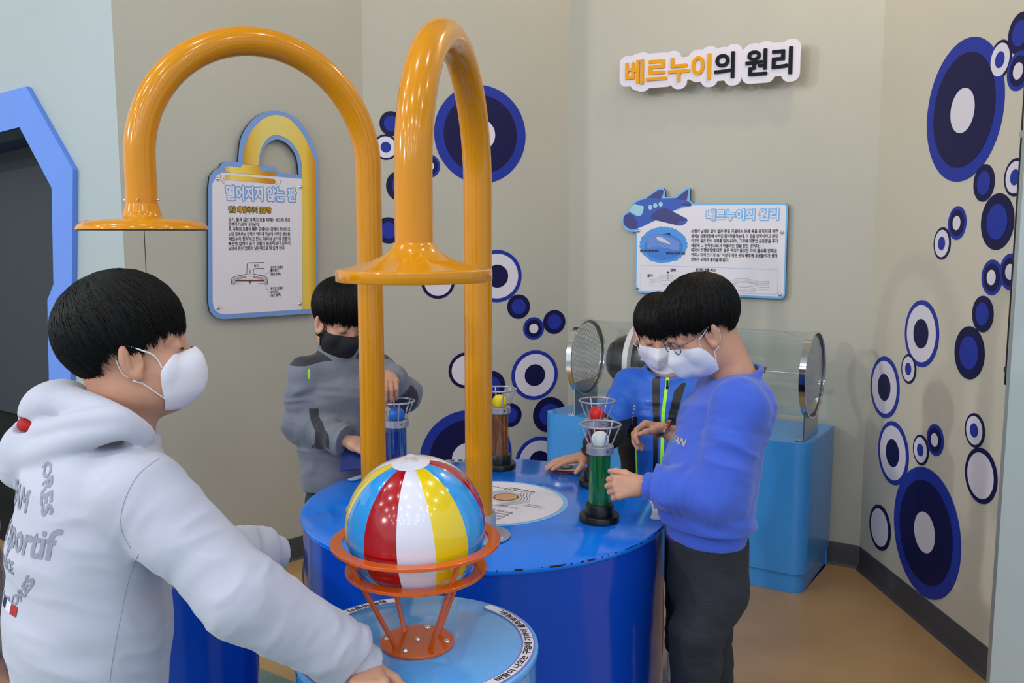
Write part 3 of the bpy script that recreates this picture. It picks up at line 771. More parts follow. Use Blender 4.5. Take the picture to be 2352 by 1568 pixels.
for (c, sgn) in ((AL, 1), (AR, -1)):
    mb = MB(); mb.lathe([(RT-0.006, -0.012), (RT+0.002, -0.012), (RT+0.002, 0.012), (RT-0.006, 0.012)], 80, c, Rt, closed=True); obj('end_ring', mb, M_CHROME, wt, smooth=40)
    mb = MB(); mb.lathe([(RT-0.016, -0.003), (RT-0.006, -0.003), (RT-0.006, 0.003), (RT-0.016, 0.003)], 80, c, Rt, closed=True); obj('ring_gasket', mb, mat('dark_grey_rubber', (70, 74, 76), 0.5), wt, smooth=40)
    mb = MB(); R2 = RT-0.010; sp = 0.0125
    for dgs in (55, -55):
        d = Vector((math.cos(math.radians(dgs)), math.sin(math.radians(dgs)), 0)); n2 = Vector((-d.y, d.x, 0))
        k = -int(R2/sp)
        while k*sp < R2:
            h = math.sqrt(max(0, R2*R2-(k*sp)**2)); a = n2*k*sp-d*h; b = n2*k*sp+d*h
            mb.tube([Rt @ a+c, Rt @ b+c], 0.0010, 4); k += 1
    o = obj('mesh_grille', mb, M_STEEL, wt, smooth=0); o['kind'] = 'stuff'
    mb = MB(); hw = 0.115
    mb.box(c+Vector((0, 0, -0.880+0.624+0.075)), (2*hw, 0.004, 0.150), 0, Matrix((side, ax, upv)).transposed())
    obj('support_plate', mb, M_STEEL, wt, smooth=0)
    mb = MB(); mb.box(c+side*(hw-0.02)-ax*0.016+Vector((0, 0, -0.880+0.6255)), (0.04, 0.034, 0.003), 0, Matrix((side, ax, upv)).transposed())
    mb.lathe([(0.005, 0.0), (0.0045, 0.003), (0, 0.0035)], 12, c+side*(hw-0.02)-ax*0.018+Vector((0, 0, -0.880+0.627))); obj('support_foot', mb, M_STEEL, wt, smooth=30)
# fan motor: black dome, white ring, black housing
fc = AL+ax*0.27
mb = MB(); mb.lathe([(0, -0.155), (0.040, -0.150), (0.078, -0.132), (0.104, -0.100), (0.117, -0.060), (0.120, -0.010), (0.120, 0.0), (0, 0)], 56, fc, Rt); obj('fan_dome', mb, mat('black_gloss_plastic', (22, 22, 24), 0.22, coat=0.3), wt, smooth=40)
mb = MB(); mb.lathe([(0.1285, -0.012), (0.1690, -0.012), (0.1690, 0.012), (0.1285, 0.012)], 72, fc, Rt, closed=True); obj('white_ring', mb, mat('white_plastic', (222, 218, 222), 0.4), wt, smooth=40)
for k in range(10):
    a = 2*PI*k/10; mb = MB(); mb.lathe([(0.0035, 0), (0.003, 0.002), (0, 0.002)], 10, fc+Rt @ Vector((0.150*math.cos(a), 0.150*math.sin(a), -0.0122)), Rt @ Matrix.Rotation(PI, 3, 'X')); obj('ring_screw', mb, M_STEEL, wt)
mb = MB(); mb.lathe([(0, 0.0), (0.127, 0.0), (0.127, 0.05), (0.118, 0.11), (0.085, 0.17), (0.03, 0.20), (0, 0.20)], 56, fc, Rt); obj('fan_housing', mb, MATS['black_gloss_plastic'], wt, smooth=40)
mb = MB(); mb.box(fc+Vector((0, 0, -0.148)), (0.05, 0.05, 0.044), 0, Matrix((side, ax, upv)).transposed()); obj('fan_foot', mb, M_BLACK, wt, smooth=0)
rc = AL+ax*(LT-0.21)
mb = MB(); mb.cyl(fc+ax*0.19, AR-ax*0.015, 0.0016, n=8); obj('axle_rod', mb, M_STEEL, wt)
mb = MB(); mb.box(rc, (0.016, 0.030, 0.016), 0, Matrix((side, ax, upv)).transposed()); mb.box(rc+ax*0.012+Vector((0, 0, 0.010)), (0.012, 0.014, 0.012), 0, Matrix((side, ax, upv)).transposed()); obj('slider_block', mb, mat('brown_block', (112, 84, 62), 0.5), wt, smooth=0, bevel=0.001)
# ------------------------------------------------------------------ title sign: raised letters on a white cloud-edged plate
M_GOLD = mat('gold_yellow_acrylic', (232, 160, 8), 0.06, spec=0.25); M_JET = mat('black_gloss_acrylic', (6, 6, 8), 0.05, spec=0.3)
M_PLATE = mat('white_gloss_acrylic', (226, 218, 230), 0.05, spec=0.25)
OT = 0.088
uL, zL = W_CD.hit(1438, 168, OT); uR, zR = W_CD.hit(1819, 138, OT); zc = (zL+zR)/2
ts = thing('title_sign', 'white plate with raised gold and black title letters on the back wall', 'sign', W_CD.at((uL+uR)/2, zc, 0.0))
title = '베르누이의 원리'; a, b, lo, hi = text_w(title); sz = 0.118
sxx = (uR-uL)/((b-a)*sz); slope = (zR-zL)/(uR-uL)
yb = zc-(lo+hi)/2*sz
def txf(off): return lambda x, y, d=0.0: W_CD.at(x, y+slope*(x-(uL+uR)/2), off+d)
def inside(p, l):
    c = False
    for i in range(len(l)):
        (x0, y0), (x1, y1) = l[i-1], l[i]
        if (y0 > p[1]) != (y1 > p[1]) and p[0] < x0+(p[1]-y0)*(x1-x0)/(y1-y0): c = not c
    return c
mb = MB(); ou, ho = outline2d(title, sz, sxx, 0.034, 0.0030)
for l_ in ou: mb.prism([[(uL+x, yb+y) for x, y in l_]], txf(OT-0.010), txf(OT-0.0025))
obj('backing_plate', mb, M_PLATE, ts, smooth=0)
for ch_i, ch in enumerate(title):
    if ch == ' ': continue
    w0 = text_w(title[:ch_i+1])[1]; la, lb, _, _ = text_w(ch)
    x1 = (w0-a)*sz*sxx; wd = (lb-la)*sz*sxx; u0 = uL+x1-wd
    mb = MB(); ou, ho = outline2d(ch, sz, sxx, 0.0032, 0.0010)
    for l_ in ou:
        hs = [q for q in ho if inside(q[0], l_)]
        mb.prism([[(u0+x, yb+y) for x, y in p_] for p_ in [l_]+hs], txf(OT-0.0023), txf(OT+0.0050))
    obj('letter', mb, M_GOLD if ch_i < 4 else M_JET, ts, smooth=0)
for u in (uL+0.06, (uL+uR)/2, uR-0.06):
    mb = MB(); mb.cyl(W_CD.at(u, zc, 0.0005), W_CD.at(u, zc, OT-0.0105), 0.008, n=14); obj('spacer', mb, M_STEEL, ts)

def dome_screw(parent, p, n, r=0.010):
    R = n.to_track_quat('Z', 'Y').to_matrix(); mb = MB()
    mb.lathe([(r, 0), (r*0.98, 0.003), (r*0.75, 0.0065), (r*0.35, 0.0085), (0, 0.009)], 20, p, R); obj('dome_screw', mb, M_CHROME, parent, smooth=60)

class Sheet:
    """a printed board on a wall; places on it are read off a view of the photograph"""
    def __init__(s, wall, ox, oy, k, off): s.w, s.ox, s.oy, s.k, s.off = wall, ox, oy, k, off
    def q(s, zx, zy): return s.w.hit(s.ox+zx/s.k, s.oy+zy/s.k, s.off)
    def poly(s, pts, sm=0, closed=True):
        p = [s.q(*a) for a in pts]
        return spline(p, sm, closed) if sm else p
    def xf(s, d): return s.w.xf(s.off+d)
    def line(s, mb, body, x0, x1, yb, h, d=0.0014, fat=0.0, mi=0):
        u0, z0 = s.q(x0, yb); 
        k = (s.q(x0, yb-h)[1]-z0)
        lo, hi = text_w(body)[2:]
        u1 = s.q(x1, yb)[0]
        put_text(mb, body, s.xf(d), k/0.86, u0, z0+0.10*k, u1-u0, fat, mi)

# ------------------------------------------------------------------ left sign with the pipe-shaped top
S1 = Sheet(W_AB, 430, 230, 3.015, 0.030)
sg1 = thing('pipe_shaped_sign', 'white sign with a yellow pipe-shaped top on the left wall', 'sign', W_AB.at(*S1.q(520, 900), 0))
outer = S1.poly([(145, 610), (145, 1000), *spline([(145, 1395), (158, 1458), (195, 1502), (250, 1516)], 5), (560, 1497), (892, 1474), (905, 900), (906, 420), *spline([(906, 420), (893, 365), (858, 270), (800, 172), (742, 116), (670, 83), (600, 73), (530, 86), (460, 130), (400, 205), (366, 290), (352, 428)], 5)[1:], (258, 426), (237, 438), (222, 466), (186, 485), (155, 530)])
hole = S1.poly([*spline([(500, 450), (512, 380), (530, 335), (568, 292), (620, 272), (672, 288), (722, 335), (756, 400), (773, 516)], 5), (632, 504), (618, 472), (600, 460), (532, 456)])
mb = MB(); mb.prism([outer[::-1], hole], S1.xf(-0.012), S1.xf(0), 0, 1)
M_PBLUE = mat('periwinkle_print', (120, 156, 214), 0.4)
obj('sign_board', mb, [M_PBLUE, M_BLACK], sg1, smooth=0)
mb = MB(); mb.flat([S1.poly([(173, 580), *spline([(176, 1395), (186, 1440), (212, 1470), (252, 1483)], 5), (500, 1467), (795, 1448), (795, 545), (622, 530), (616, 520), (262, 500), (240, 500), (205, 520)])], S1.xf(0.0006)); obj('white_print', mb, mat('white_sheet_print', (226, 220, 228), 0.35), sg1, smooth=0)
lo1, hi1 = S1.q(385, 300)[0]-S1.q(520, 900)[0], S1.q(890, 300)[0]-S1.q(520, 900)[0]
M_GRAD = gradient('amber_pipe_print', tuple(W_AB.u), lo1, hi1, [(0, (202, 144, 34)), (0.1, (222, 180, 72)), (0.25, (226, 204, 112)), (0.5, (226, 206, 120)), (0.74, (226, 198, 98)), (0.84, (232, 194, 74)), (0.93, (214, 156, 36)), (1, (198, 130, 20))])
mb = MB()
band = [*spline([(385, 442), (388, 400), (398, 330), (430, 240), (470, 180), (530, 128), (600, 104), (665, 112), (725, 146), (790, 222), (845, 320), (884, 430)], 5), (886, 900), (887, 1445), (797, 1448), (796, 900), (795, 545), *spline([(792, 440), (772, 370), (735, 310), (690, 268), (620, 240), (560, 262), (515, 325), (495, 400), (492, 450)], 5)]
mb.flat([S1.poly(band)], S1.xf(0.0012)); obj('pipe_print', mb, M_GRAD, sg1, smooth=0)
M_GR2 = gradient('amber_disc_print', tuple(W_AB.u), -0.17, 0.03, [(0, (208, 150, 30)), (0.2, (240, 216, 110)), (0.55, (234, 196, 80)), (1, (196, 132, 20))])
mb = MB(); mb.flat([S1.poly([(258, 462), (300, 458), (366, 468), (384, 444), (492, 452), (510, 486), (600, 490), (614, 500), (612, 528), (440, 514), (258, 496)])], S1.xf(0.0018)); obj('disc_print', mb, M_GR2, sg1, smooth=0); mb = MB(); mb.flat([S1.poly([(264, 518), (272, 514), (600, 546), (610, 556), (608, 576), (596, 580), (270, 550), (262, 540)])], S1.xf(0.0018)); obj('plate_print', mb, M_GR2, sg1, smooth=0)
for pts in ([(228, 508), (232, 545), (262, 585)], [(246, 515), (250, 540), (266, 562)], [(646, 552), (640, 585), (618, 614)], [(628, 556), (624, 575), (612, 592)]):
    mb = MB(); line2d(mb, spline([S1.q(*p) for p in pts], 5), 0.0016, S1.xf(0.0012)); obj('motion_line', mb, mat('red_brown_print', (150, 70, 40), 0.45), sg1, smooth=0)
mb = MB(); S1.line(mb, '떨어지지 않는 판', 272, 752, 690, 92, 0.0012, 0.0065, 0); S1.line(mb, '떨어지지 않는 판', 272, 752, 690, 92, 0.0020, 0.0018, 1); obj('heading', mb, [mat('heading_blue_print', (116, 162, 224), 0.4), M_LBL], sg1, smooth=0)
mb = MB(); S1.line(mb, '판은 왜 떨어지지 않을까?', 286, 580, 778, 42, 0.0012, 0.0026, 0); S1.line(mb, '판은 왜 떨어지지 않을까?', 286, 580, 778, 42, 0.0020, 0.0006, 1); obj('subheading', mb, [M_INK, mat('gold_ink', (206, 160, 20), 0.4)], sg1, smooth=0)
mb = MB()
for i, (t, x1) in enumerate((('공기, 물과 같은 유체가 흐를 때에는 속도에 따라', 712), ('압력이 다르게 나타난다.', 500), ('즉, 유체의 흐름이 빠른 곳에서는 압력이 작아지고', 712), ('느린 곳에서는 압력이 커지게 되는데 이러한 현상을', 712), ("'베르누이 정리'라고 한다. 따라서 공기의 흐름이", 712), ('빠른쪽 압력이 공기 흐름이 늦은쪽보다 압력이', 712), ('낮아서 판은 압력이 낮은쪽으로 떠 있게 된다.', 676))):
    S1.line(mb, t, 286, x1, 840+33.6*i, 27, 0.0012, 0.00035)
for (t, x0, x1, y) in (('공기', 462, 490, 1156), ('공기의 흐름이', 577, 660, 1168), ('빨라진다.', 577, 634, 1190), ('(낮은 압력)', 577, 646, 1214), ('판', 427, 440, 1274), ('공기의 흐름이', 577, 660, 1314), ('늦어진다.', 577, 634, 1338), ('(높은 압력)', 577, 646, 1360)):
    S1.line(mb, t, x0, x1, y, 19, 0.0012, 0.00035)
obj('body_text', mb, M_INK, sg1, smooth=0)
mb = MB()
def dl(pts, w, sm=0, sheet=S1, m=mb, mi=0):
    p = [sheet.q(*a) for a in pts]; line2d(m, spline(p, sm) if sm else p, w, sheet.xf(0.0012), mi)
dl([(533, 1124), (425, 1126), (416, 1132), (413, 1142), (412, 1204), (330, 1220), (308, 1232), (304, 1275)], 0.0026)
dl([(533, 1164), (468, 1166), (458, 1172), (456, 1202), (530, 1218), (552, 1230), (556, 1275)], 0.0026)
for s in (0, 1):
    for k in range(3):
        o = 7*k; x = (lambda v: v) if s == 0 else (lambda v: 862-v)
        dl([(x(408), 1218+o*0.5), (x(345), 1228+o), (x(318+o), 1240+o*0.6), (x(312+o), 1280)], 0.0012, 4)
dl([(434, 1170), (432, 1192), (420, 1212)], 0.0013, 4); dl([(434, 1170), (436, 1192), (446, 1212)], 0.0013, 4)
dl([(330, 1262), (346, 1270), (376, 1270)], 0.0012, 4); dl([(538, 1262), (522, 1268), (490, 1266)], 0.0012, 4)
dl([(570, 1186), (512, 1224)], 0.0010, 0, S1, mb, 1); dl([(566, 1334), (540, 1280)], 0.0010, 0, S1, mb, 1)
p = S1.poly([(334, 1243), (530, 1243), (533, 1248), (530, 1254), (334, 1254), (331, 1248)]); mb.flat([p], S1.xf(0.0014), 1)
obj('airflow_diagram', mb, [M_INK, mat('rust_print', (120, 56, 30), 0.45)], sg1, smooth=0)
for p in ((208, 545), (780, 600), (211, 1436), (778, 1408)): dome_screw(sg1, W_AB.at(*S1.q(*p), S1.off+0.0005), W_AB.n, 0.0085)
mb = MB()
for p in ((208, 545), (780, 600), (211, 1436), (778, 1408)): mb.cyl(W_AB.at(*S1.q(*p), 0.0005), W_AB.at(*S1.q(*p), S1.off-0.0125), 0.008, n=12)
obj('wall_spacer', mb, M_STEEL, sg1)

# ------------------------------------------------------------------ back-wall sign with the aeroplane
S2 = Sheet(W_CD, 1400, 400, 4.9, 0.030)
sg2 = thing('aeroplane_sign', 'white sign with a blue aeroplane corner on the back wall', 'sign', W_CD.at(*S2.q(1150, 860), 0))
outer = S2.poly([(300, 650), (285, 1290), (298, 1322), (330, 1332), (1100, 1364), (1920, 1402), (1958, 1390), (1976, 1358), (2008, 380), (2002, 342), (1974, 325), (948, 326), (912, 300), (903, 285), (909, 175), (898, 150), (872, 150), (840, 172), (725, 258), (628, 256), (622, 185), (607, 158), (576, 150), (545, 160), (412, 264), (330, 280), (268, 320), (225, 388), (212, 424), (165, 448), (143, 490), (147, 560), (175, 620), (230, 646)])
mb = MB(); mb.prism([outer[::-1]], S2.xf(-0.012), S2.xf(0), 0, 1)
M_LB2 = mat('sky_print', (104, 178, 238), 0.4)
obj('sign_board', mb, [M_LB2, M_BLACK], sg2, smooth=0)
mb = MB(); mb.flat([S2.poly([(316, 612), (304, 1290), (312, 1306), (330, 1312), (1925, 1378), (1950, 1368), (1958, 1350), (1988, 380), (1982, 356), (1966, 348), (930, 350), (700, 420), (520, 520)])], S2.xf(0.0006)); obj('white_print', mb, MATS['white_sheet_print'], sg2, smooth=0)
M_PNAVY = mat('indigo_print', (44, 44, 122), 0.4); M_PB = mat('cobalt_print', (28, 78, 182), 0.4); M_PGL = mat('pale_aqua_print', (150, 206, 216), 0.4)
mb = MB()
def area(pts, mi, d, sm=0): mb.flat([S2.poly(pts, sm)], S2.xf(d), mi)
area([(155, 520), (170, 470), (215, 436), (232, 392), (280, 328), (340, 294), (420, 276), (620, 272), (740, 268), (880, 300), (915, 322), (820, 362), (720, 412), (510, 520), (380, 585), (310, 612), (250, 622), (190, 590)], 1, 0.0010)
area([(165, 480), (190, 452), (240, 455), (285, 490), (308, 545), (306, 600), (250, 620), (190, 592), (158, 545)], 0, 0.0016, 3)
area([(218, 418), (245, 372), (285, 332), (330, 350), (380, 356), (388, 380), (372, 440), (352, 470), (300, 466)], 2, 0.0016)
area([(410, 272), (545, 180), (590, 168), (610, 190), (600, 230), (580, 272)], 0, 0.0016)
area([(738, 278), (868, 176), (886, 172), (888, 200), (868, 294)], 0, 0.0016)
area([(800, 340), (850, 318), (905, 320), (932, 350), (900, 362), (840, 358)], 0, 0.0017)
area([(458, 490), (480, 450), (540, 405), (600, 382), (640, 380), (700, 412), (870, 500), (882, 520), (850, 560), (800, 578), (760, 574), (500, 512)], 0, 0.0018)
area([(762, 560), (800, 530), (880, 518), (860, 548), (800, 574)], 1, 0.0022)
for c in ((460, 373), (516, 353), (577, 338)):
    mb.flat([[S2.q(c[0]+24*math.cos(t), c[1]+28*math.sin(t)) for t in np.linspace(0, 2*PI, 24, endpoint=False)]], S2.xf(0.0017), 2)
obj('aeroplane_print', mb, [M_PNAVY, M_PB, M_PGL], sg2, smooth=0)
mb = MB(); S2.line(mb, '베르누이의 원리', 1095, 1898, 520, 112, 0.0012, 0.0058, 0); S2.line(mb, '베르누이의 원리', 1095, 1898, 520, 112, 0.0022, 0.0016, 1); obj('heading', mb, [M_LB2, M_LBL], sg2, smooth=0)
# blue cloud picture with the wing section
mb = MB(); rr = random.Random(11); pts = []
for i in range(110):
    t = 2*PI*i/110; j = 1+rr.uniform(-0.035, 0.03)
    pts.append(S2.q(608+268*j*math.cos(t), 795+205*j*math.sin(t)))
mb.flat([pts], S2.xf(0.0010), 0)
pts = [S2.q(610+215*(1+rr.uniform(-.04, .04))*math.cos(t), 820+150*(1+rr.uniform(-.04, .04))*math.sin(t)) for t in np.linspace(0, 2*PI, 60, endpoint=False)]
mb.flat([pts], S2.xf(0.0014), 1)
mb.flat([S2.poly([(440, 700), (540, 670), (640, 690), (785, 760), (780, 850), (600, 830), (430, 840)], 4)], S2.xf(0.0017), 2)
for k in range(9):
    o = 14*k; line2d(mb, spline([S2.q(430, 715+o), S2.q(530, 690+o), S2.q(640, 712+o), S2.q(785, 768+o*0.8)], 6), 0.0012, S2.xf(0.0020), 3)
mb.flat([S2.poly([(530, 716), (545, 704), (580, 708), (640, 742), (690, 784), (640, 775), (560, 748)], 4)], S2.xf(0.0024), 4)
obj('cloud_picture', mb, [mat('azure_print', (66, 146, 224), 0.4), mat('deep_azure_print', (52, 118, 208), 0.4), mat('mauve_blue_print', (84, 124, 210), 0.4), mat('light_line_print', (150, 180, 230), 0.4), mat('pale_grey_print', (206, 206, 208), 0.4)], sg2, smooth=0)
mb = MB()
for i, (t, x1) in enumerate((('비행기 날개와 같이 얇은 판을 기울여서 유체 속을 움직이게 하면', 1896), ('판에는 진행방향에 수직인 힘이작용하는데, 이 힘을 양력이라고 한다.', 1900), ('이것은 얇은 판이 유체를 밀어내려서, 그것에 하향인 운동량을 주기', 1892), ('때문에 그 반작용으로서 떠올리는 힘을 받는 것이다.', 1690), ('따라서 진행방향에 대한 얇은 판의기울어진 각이 클수록 양력은', 1884), ('커지나 각의 크기가 15° 이상이 되면 판의 배후에 소용돌이가 생겨', 1886), ('양력은 오히려 줄어들게 된다.', 1345))):
    S2.line(mb, t, 924-0.8*i, x1, 664+52.5*i, 40, 0.0012, 0.0005)
for (t, x0, x1, y, h) in (('↑ 양력', 622, 684, 686, 24), ('접근하는 공기의 흐름', 346, 552, 874, 26), ('비껴나간 공기의 흐름', 640, 850, 902, 26), ('양력', 688, 744, 1096, 34), ('공기', 428, 484, 1158, 34), ('공기의 흐름 비교', 972, 1194, 1092, 34)):
    S2.line(mb, t, x0, x1, y, h, 0.0030, 0.0005)
obj('body_text', mb, M_INK, sg2, smooth=0)
mb = MB()
def dl2(pts, w, sm=6, mi=0): 
    p = [S2.q(*a) for a in pts]; line2d(mb, spline(p, sm) if sm else p, w, S2.xf(0.0012), mi)
dl2([(352, 1290), (356, 1030), (372, 1022), (1880, 1072), (1900, 1082), (1892, 1340), (1880, 1352), (362, 1300), (352, 1290)], 0.0020, 0, 1)
for k, (y0, y1) in enumerate(((1186, 1132), (1206, 1150), (1226, 1172))):
    dl2([(456, y0), (520, y0-12), (590, y1+6), (660, y1), (760, y1+20), (900, y0+10), (1000, y0+16)], 0.0010)
    dl2([(1230, y0+40), (1330, y0+22), (1420, y1+50), (1500, y1+40), (1600, y1+56), (1690, y0+20), (1795, y0+16)], 0.0010)
dl2([(456, 1252), (700, 1262), (1000, 1272)], 0.0010); dl2([(640, 1196), (590, 1200), (574, 1220), (600, 1240), (760, 1246), (960, 1256), (800, 1210), (640, 1196)], 0.0010)
dl2([(1400, 1240), (1470, 1210), (1560, 1212), (1675, 1242), (1560, 1268), (1470, 1268), (1400, 1240)], 0.0010)
dl2([(1230, 1290), (1400, 1300), (1500, 1306), (1600, 1296), (1690, 1272), (1795, 1272)], 0.0010); dl2([(1230, 1310), (1400, 1318), (1500, 1322), (1600, 1316), (1690, 1296), (1795, 1298)], 0.0010)
dl2([(659, 1188), (659, 1106)], 0.0016, 0, 2); mb.flat([S2.poly([(640, 1110), (678, 1112), (659, 1090)])], S2.xf(0.0014), 2)
for p in ((456, 1186), (456, 1226), (456, 1252), (1795, 1202), (1795, 1226), (1795, 1272), (1795, 1298)):
    mb.flat([circle(0.0016, 10, S2.q(*p))], S2.xf(0.0014), 2)
obj('airflow_diagram', mb, [mat('grey_line_print', (120, 112, 110), 0.5), mat('pale_frame_print', (160, 194, 238), 0.4), M_INK], sg2, smooth=0)
for p in ((330, 636), (1944, 652), (316, 1282), (1920, 1350)): dome_screw(sg2, W_CD.at(*S2.q(*p), S2.off+0.0005), W_CD.n, 0.0095)
mb = MB()
for p in ((330, 636), (1944, 652), (316, 1282), (1920, 1350)): mb.cyl(W_CD.at(*S2.q(*p), 0.0005), W_CD.at(*S2.q(*p), S2.off-0.0125), 0.008, n=12)
obj('wall_spacer', mb, M_STEEL, sg2)
# ------------------------------------------------------------------ organic surfaces: distance fields turned into meshes
def A3(v): return np.array((v[0], v[1], v[2]), dtype=np.float64)
def nrm(v): v = np.asarray(v, float); return v/np.linalg.norm(v)
def smin(a, b, k):
    h = np.clip(0.5+0.5*(b-a)/k, 0, 1); return b+(a-b)*h-k*h*(1-h)
def smax(a, b, k): return -smin(-a, -b, k)
def capd(p, a, b, ra, rb=None):
    rb = ra if rb is None else rb; ba = b-a; h = np.clip(((p-a)@ba)/(ba@ba), 0, 1)
    return np.linalg.norm(p-a-h[:, None]*ba, axis=1)-(ra+(rb-ra)*h)
def ell(p, c, r, M=None):
    q = p-c
    if M is not None: q = q@M
    k0 = np.linalg.norm(q/r, axis=1); k1 = np.linalg.norm(q/(np.asarray(r)**2), axis=1)
    return k0*(k0-1)/np.maximum(k1, 1e-9)
def ecap(p, a, b, s, ra, rb):
    """capsule of oval section; s = side axis, ra/rb = (half width, half depth) at the ends"""
    ba = b-a; L = np.linalg.norm(ba); t = ba/L; s = nrm(s-t*(s@t)); f = np.cross(t, s)
    q = p-a; h = np.clip((q@t)/L, 0, 1); w = ra[0]+(rb[0]-ra[0])*h; d = ra[1]+(rb[1]-ra[1])*h
    rest = q@t-h*L; m = np.minimum(w, d)
    k = np.sqrt(((q@s)/w)**2+((q@f)/d)**2+(rest/m)**2)
    return (k-1)*m
def vnoise(P_, seed=0):
    i = np.floor(P_).astype(np.int64); f = P_-i; f = f*f*(3-2*f); out = 0
    def hsh(a, b, c):
        n = (a*374761393+b*668265263+c*1274126177+seed*974634777) & 0xffffffff
        n = ((n ^ (n >> 13))*1274126177) & 0xffffffff
        return ((n ^ (n >> 16)) & 0xffff)/65535.0
    for dx in (0, 1):
        for dy in (0, 1):
            for dz in (0, 1):
                w = (f[:, 0] if dx else 1-f[:, 0])*(f[:, 1] if dy else 1-f[:, 1])*(f[:, 2] if dz else 1-f[:, 2])
                out = out+w*hsh(i[:, 0]+dx, i[:, 1]+dy, i[:, 2]+dz)
    return out
def ridge(P_, seed=0): return 1-np.abs(2*vnoise(P_, seed)-1)
def folds(p, axis, along, across, seed, amp):
    """cloth folds running across an axis"""
    t = nrm(axis); s = np.cross(t, [0.3, 0.2, 0.93]); s = nrm(s); f = np.cross(t, s)
    q = np.stack([(p@t)*along, (p@s)*across, (p@f)*across], 1)
    w = vnoise(q*0.5+7, seed+5)
    q[:, 0] += 1.7*w+0.35*q[:, 1]
    return amp*(ridge(q, seed)-0.5+0.45*(ridge(q*2.1+3.3, seed+9)-0.5))
def net(fn, lo, hi, h):
    """surface nets over a sparse sample grid"""
    lo = np.asarray(lo, float); hi = np.asarray(hi, float); B = 4
    nb = np.maximum(2, np.ceil((hi-lo)/(h*B)).astype(int)); n = nb*B
    ax = [lo[i]+(np.arange(nb[i])+0.5)*h*B for i in range(3)]
    g = np.stack(np.meshgrid(*ax, indexing='ij'), -1).reshape(-1, 3)
    dc = fn(g).reshape(nb)
    act = np.abs(dc) < h*B*0.9+0.022
    F = np.repeat(np.repeat(np.repeat(dc, B, 0), B, 1), B, 2)
    M = np.repeat(np.repeat(np.repeat(act, B, 0), B, 1), B, 2)
    idx = np.argwhere(M)
    F[M] = fn(lo+(idx+0.5)*h)
    s = F < 0
    c = np.zeros(n-1, dtype=np.int8)
    for dx in (0, 1):
        for dy in (0, 1):
            for dz in (0, 1):
                c += s[dx:n[0]-1+dx, dy:n[1]-1+dy, dz:n[2]-1+dz]
    cells = np.argwhere((c > 0) & (c < 8))
    ids = -np.ones(n-1, dtype=np.int64); ids[tuple(cells.T)] = np.arange(len(cells))
    cor = np.array([(x, y, z) for x in (0, 1) for y in (0, 1) for z in (0, 1)])
    val = np.stack([F[tuple((cells+k).T)] for k in cor], 1)
    acc = np.zeros((len(cells), 3)); cnt = np.zeros(len(cells))
    for i in range(8):
        for j in range(i+1, 8):
            if np.abs(cor[i]-cor[j]).sum() != 1: continue
            a, b = val[:, i], val[:, j]; m = (a < 0) != (b < 0)
            t = np.where(m, a/np.where(m, a-b, 1), 0)
            acc += np.where(m[:, None], cor[i]+t[:, None]*(cor[j]-cor[i]), 0); cnt += m
    V = lo+(cells+acc/cnt[:, None]+0.5)*h
    quads = []
    for axn in range(3):
        u, v = (axn+1) % 3, (axn+2) % 3
        sl0 = [slice(None)]*3; sl1 = [slice(None)]*3; sl0[axn] = slice(0, -1); sl1[axn] = slice(1, None)
        a, b = s[tuple(sl0)], s[tuple(sl1)]; cr = np.argwhere(a != b)
        cr = cr[(cr[:, u] > 0) & (cr[:, v] > 0) & (cr[:, u] < n[u]-1) & (cr[:, v] < n[v]-1)]
        eu = np.zeros(3, int); eu[u] = 1; ev = np.zeros(3, int); ev[v] = 1
        q = np.stack([ids[tuple((cr-eu-ev).T)], ids[tuple((cr-ev).T)], ids[tuple(cr.T)], ids[tuple((cr-eu).T)]], 1)
        ins = a[tuple(cr.T)]; q[~ins] = q[~ins][:, ::-1]
        quads.append(q)
    Q = np.concatenate(quads); Q = Q[(Q >= 0).all(1)]
    return V, Q
def join(parts):
    V = []; F = []; k = 0
    for v, f in parts: V.append(v); F.append(np.asarray(f)+k); k += len(v)
    return np.concatenate(V), np.concatenate(F)

def zone_mat(name, base, zones, rough=0.75, bump=0.25, bscale=900, sheen=0.15, var=0.03, vscale=30, coat=0.0):
    """cloth dyed in panels: each zone is a cut line stored with the garment"""
    m = mat(name, base, rough, sheen=sheen, var=var, vscale=vscale, bump=bump, bscale=bscale, coat=coat); nt = m.node_tree; N, L = nt.nodes, nt.links
    b = N['Principled BSDF']; lk = b.inputs['Base Color'].links; cur = lk[0].from_socket if lk else None
    for attr, col in zones:
        a = N.new('ShaderNodeAttribute'); a.attribute_name = attr
        g = N.new('ShaderNodeMath'); g.operation = 'GREATER_THAN'; g.inputs[1].default_value = 0.0; L.new(a.outputs['Fac'], g.inputs[0])
        mx = N.new('ShaderNodeMix'); mx.data_type = 'RGBA'; L.new(g.outputs[0], mx.inputs[0])
        if cur is not None: L.new(cur, mx.inputs[6])
        else: mx.inputs[6].default_value = lin(base)
        mx.inputs[7].default_value = lin(col); cur = mx.outputs[2]
    L.new(cur, b.inputs['Base Color'])
    return m
def set_zone(o, attr, vals):
    a = o.data.attributes.new(attr, 'FLOAT', 'POINT'); a.data.foreach_set('value', np.asarray(vals, dtype=np.float32))

M_SKIN = mat('skin', (198, 146, 120), 0.5, sss=0.12, var=0.04, vscale=40, bump=0.08, bscale=500)
M_HAIR = mat('black_hair', (10, 9, 10), 0.5, spec=0.22, var=0.25, vscale=90)
M_HAIRB = mat('brown_black_hair', (20, 14, 13), 0.48, spec=0.25, var=0.25, vscale=90)
M_MASKW = mat('white_mask_fabric', (226, 224, 236), 0.7, bump=0.15, bscale=700)
M_MASKK = mat('black_mask_fabric', (16, 17, 20), 0.75, bump=0.15, bscale=700)
M_DARK = mat('dark_lash', (40, 27, 22), 0.7)

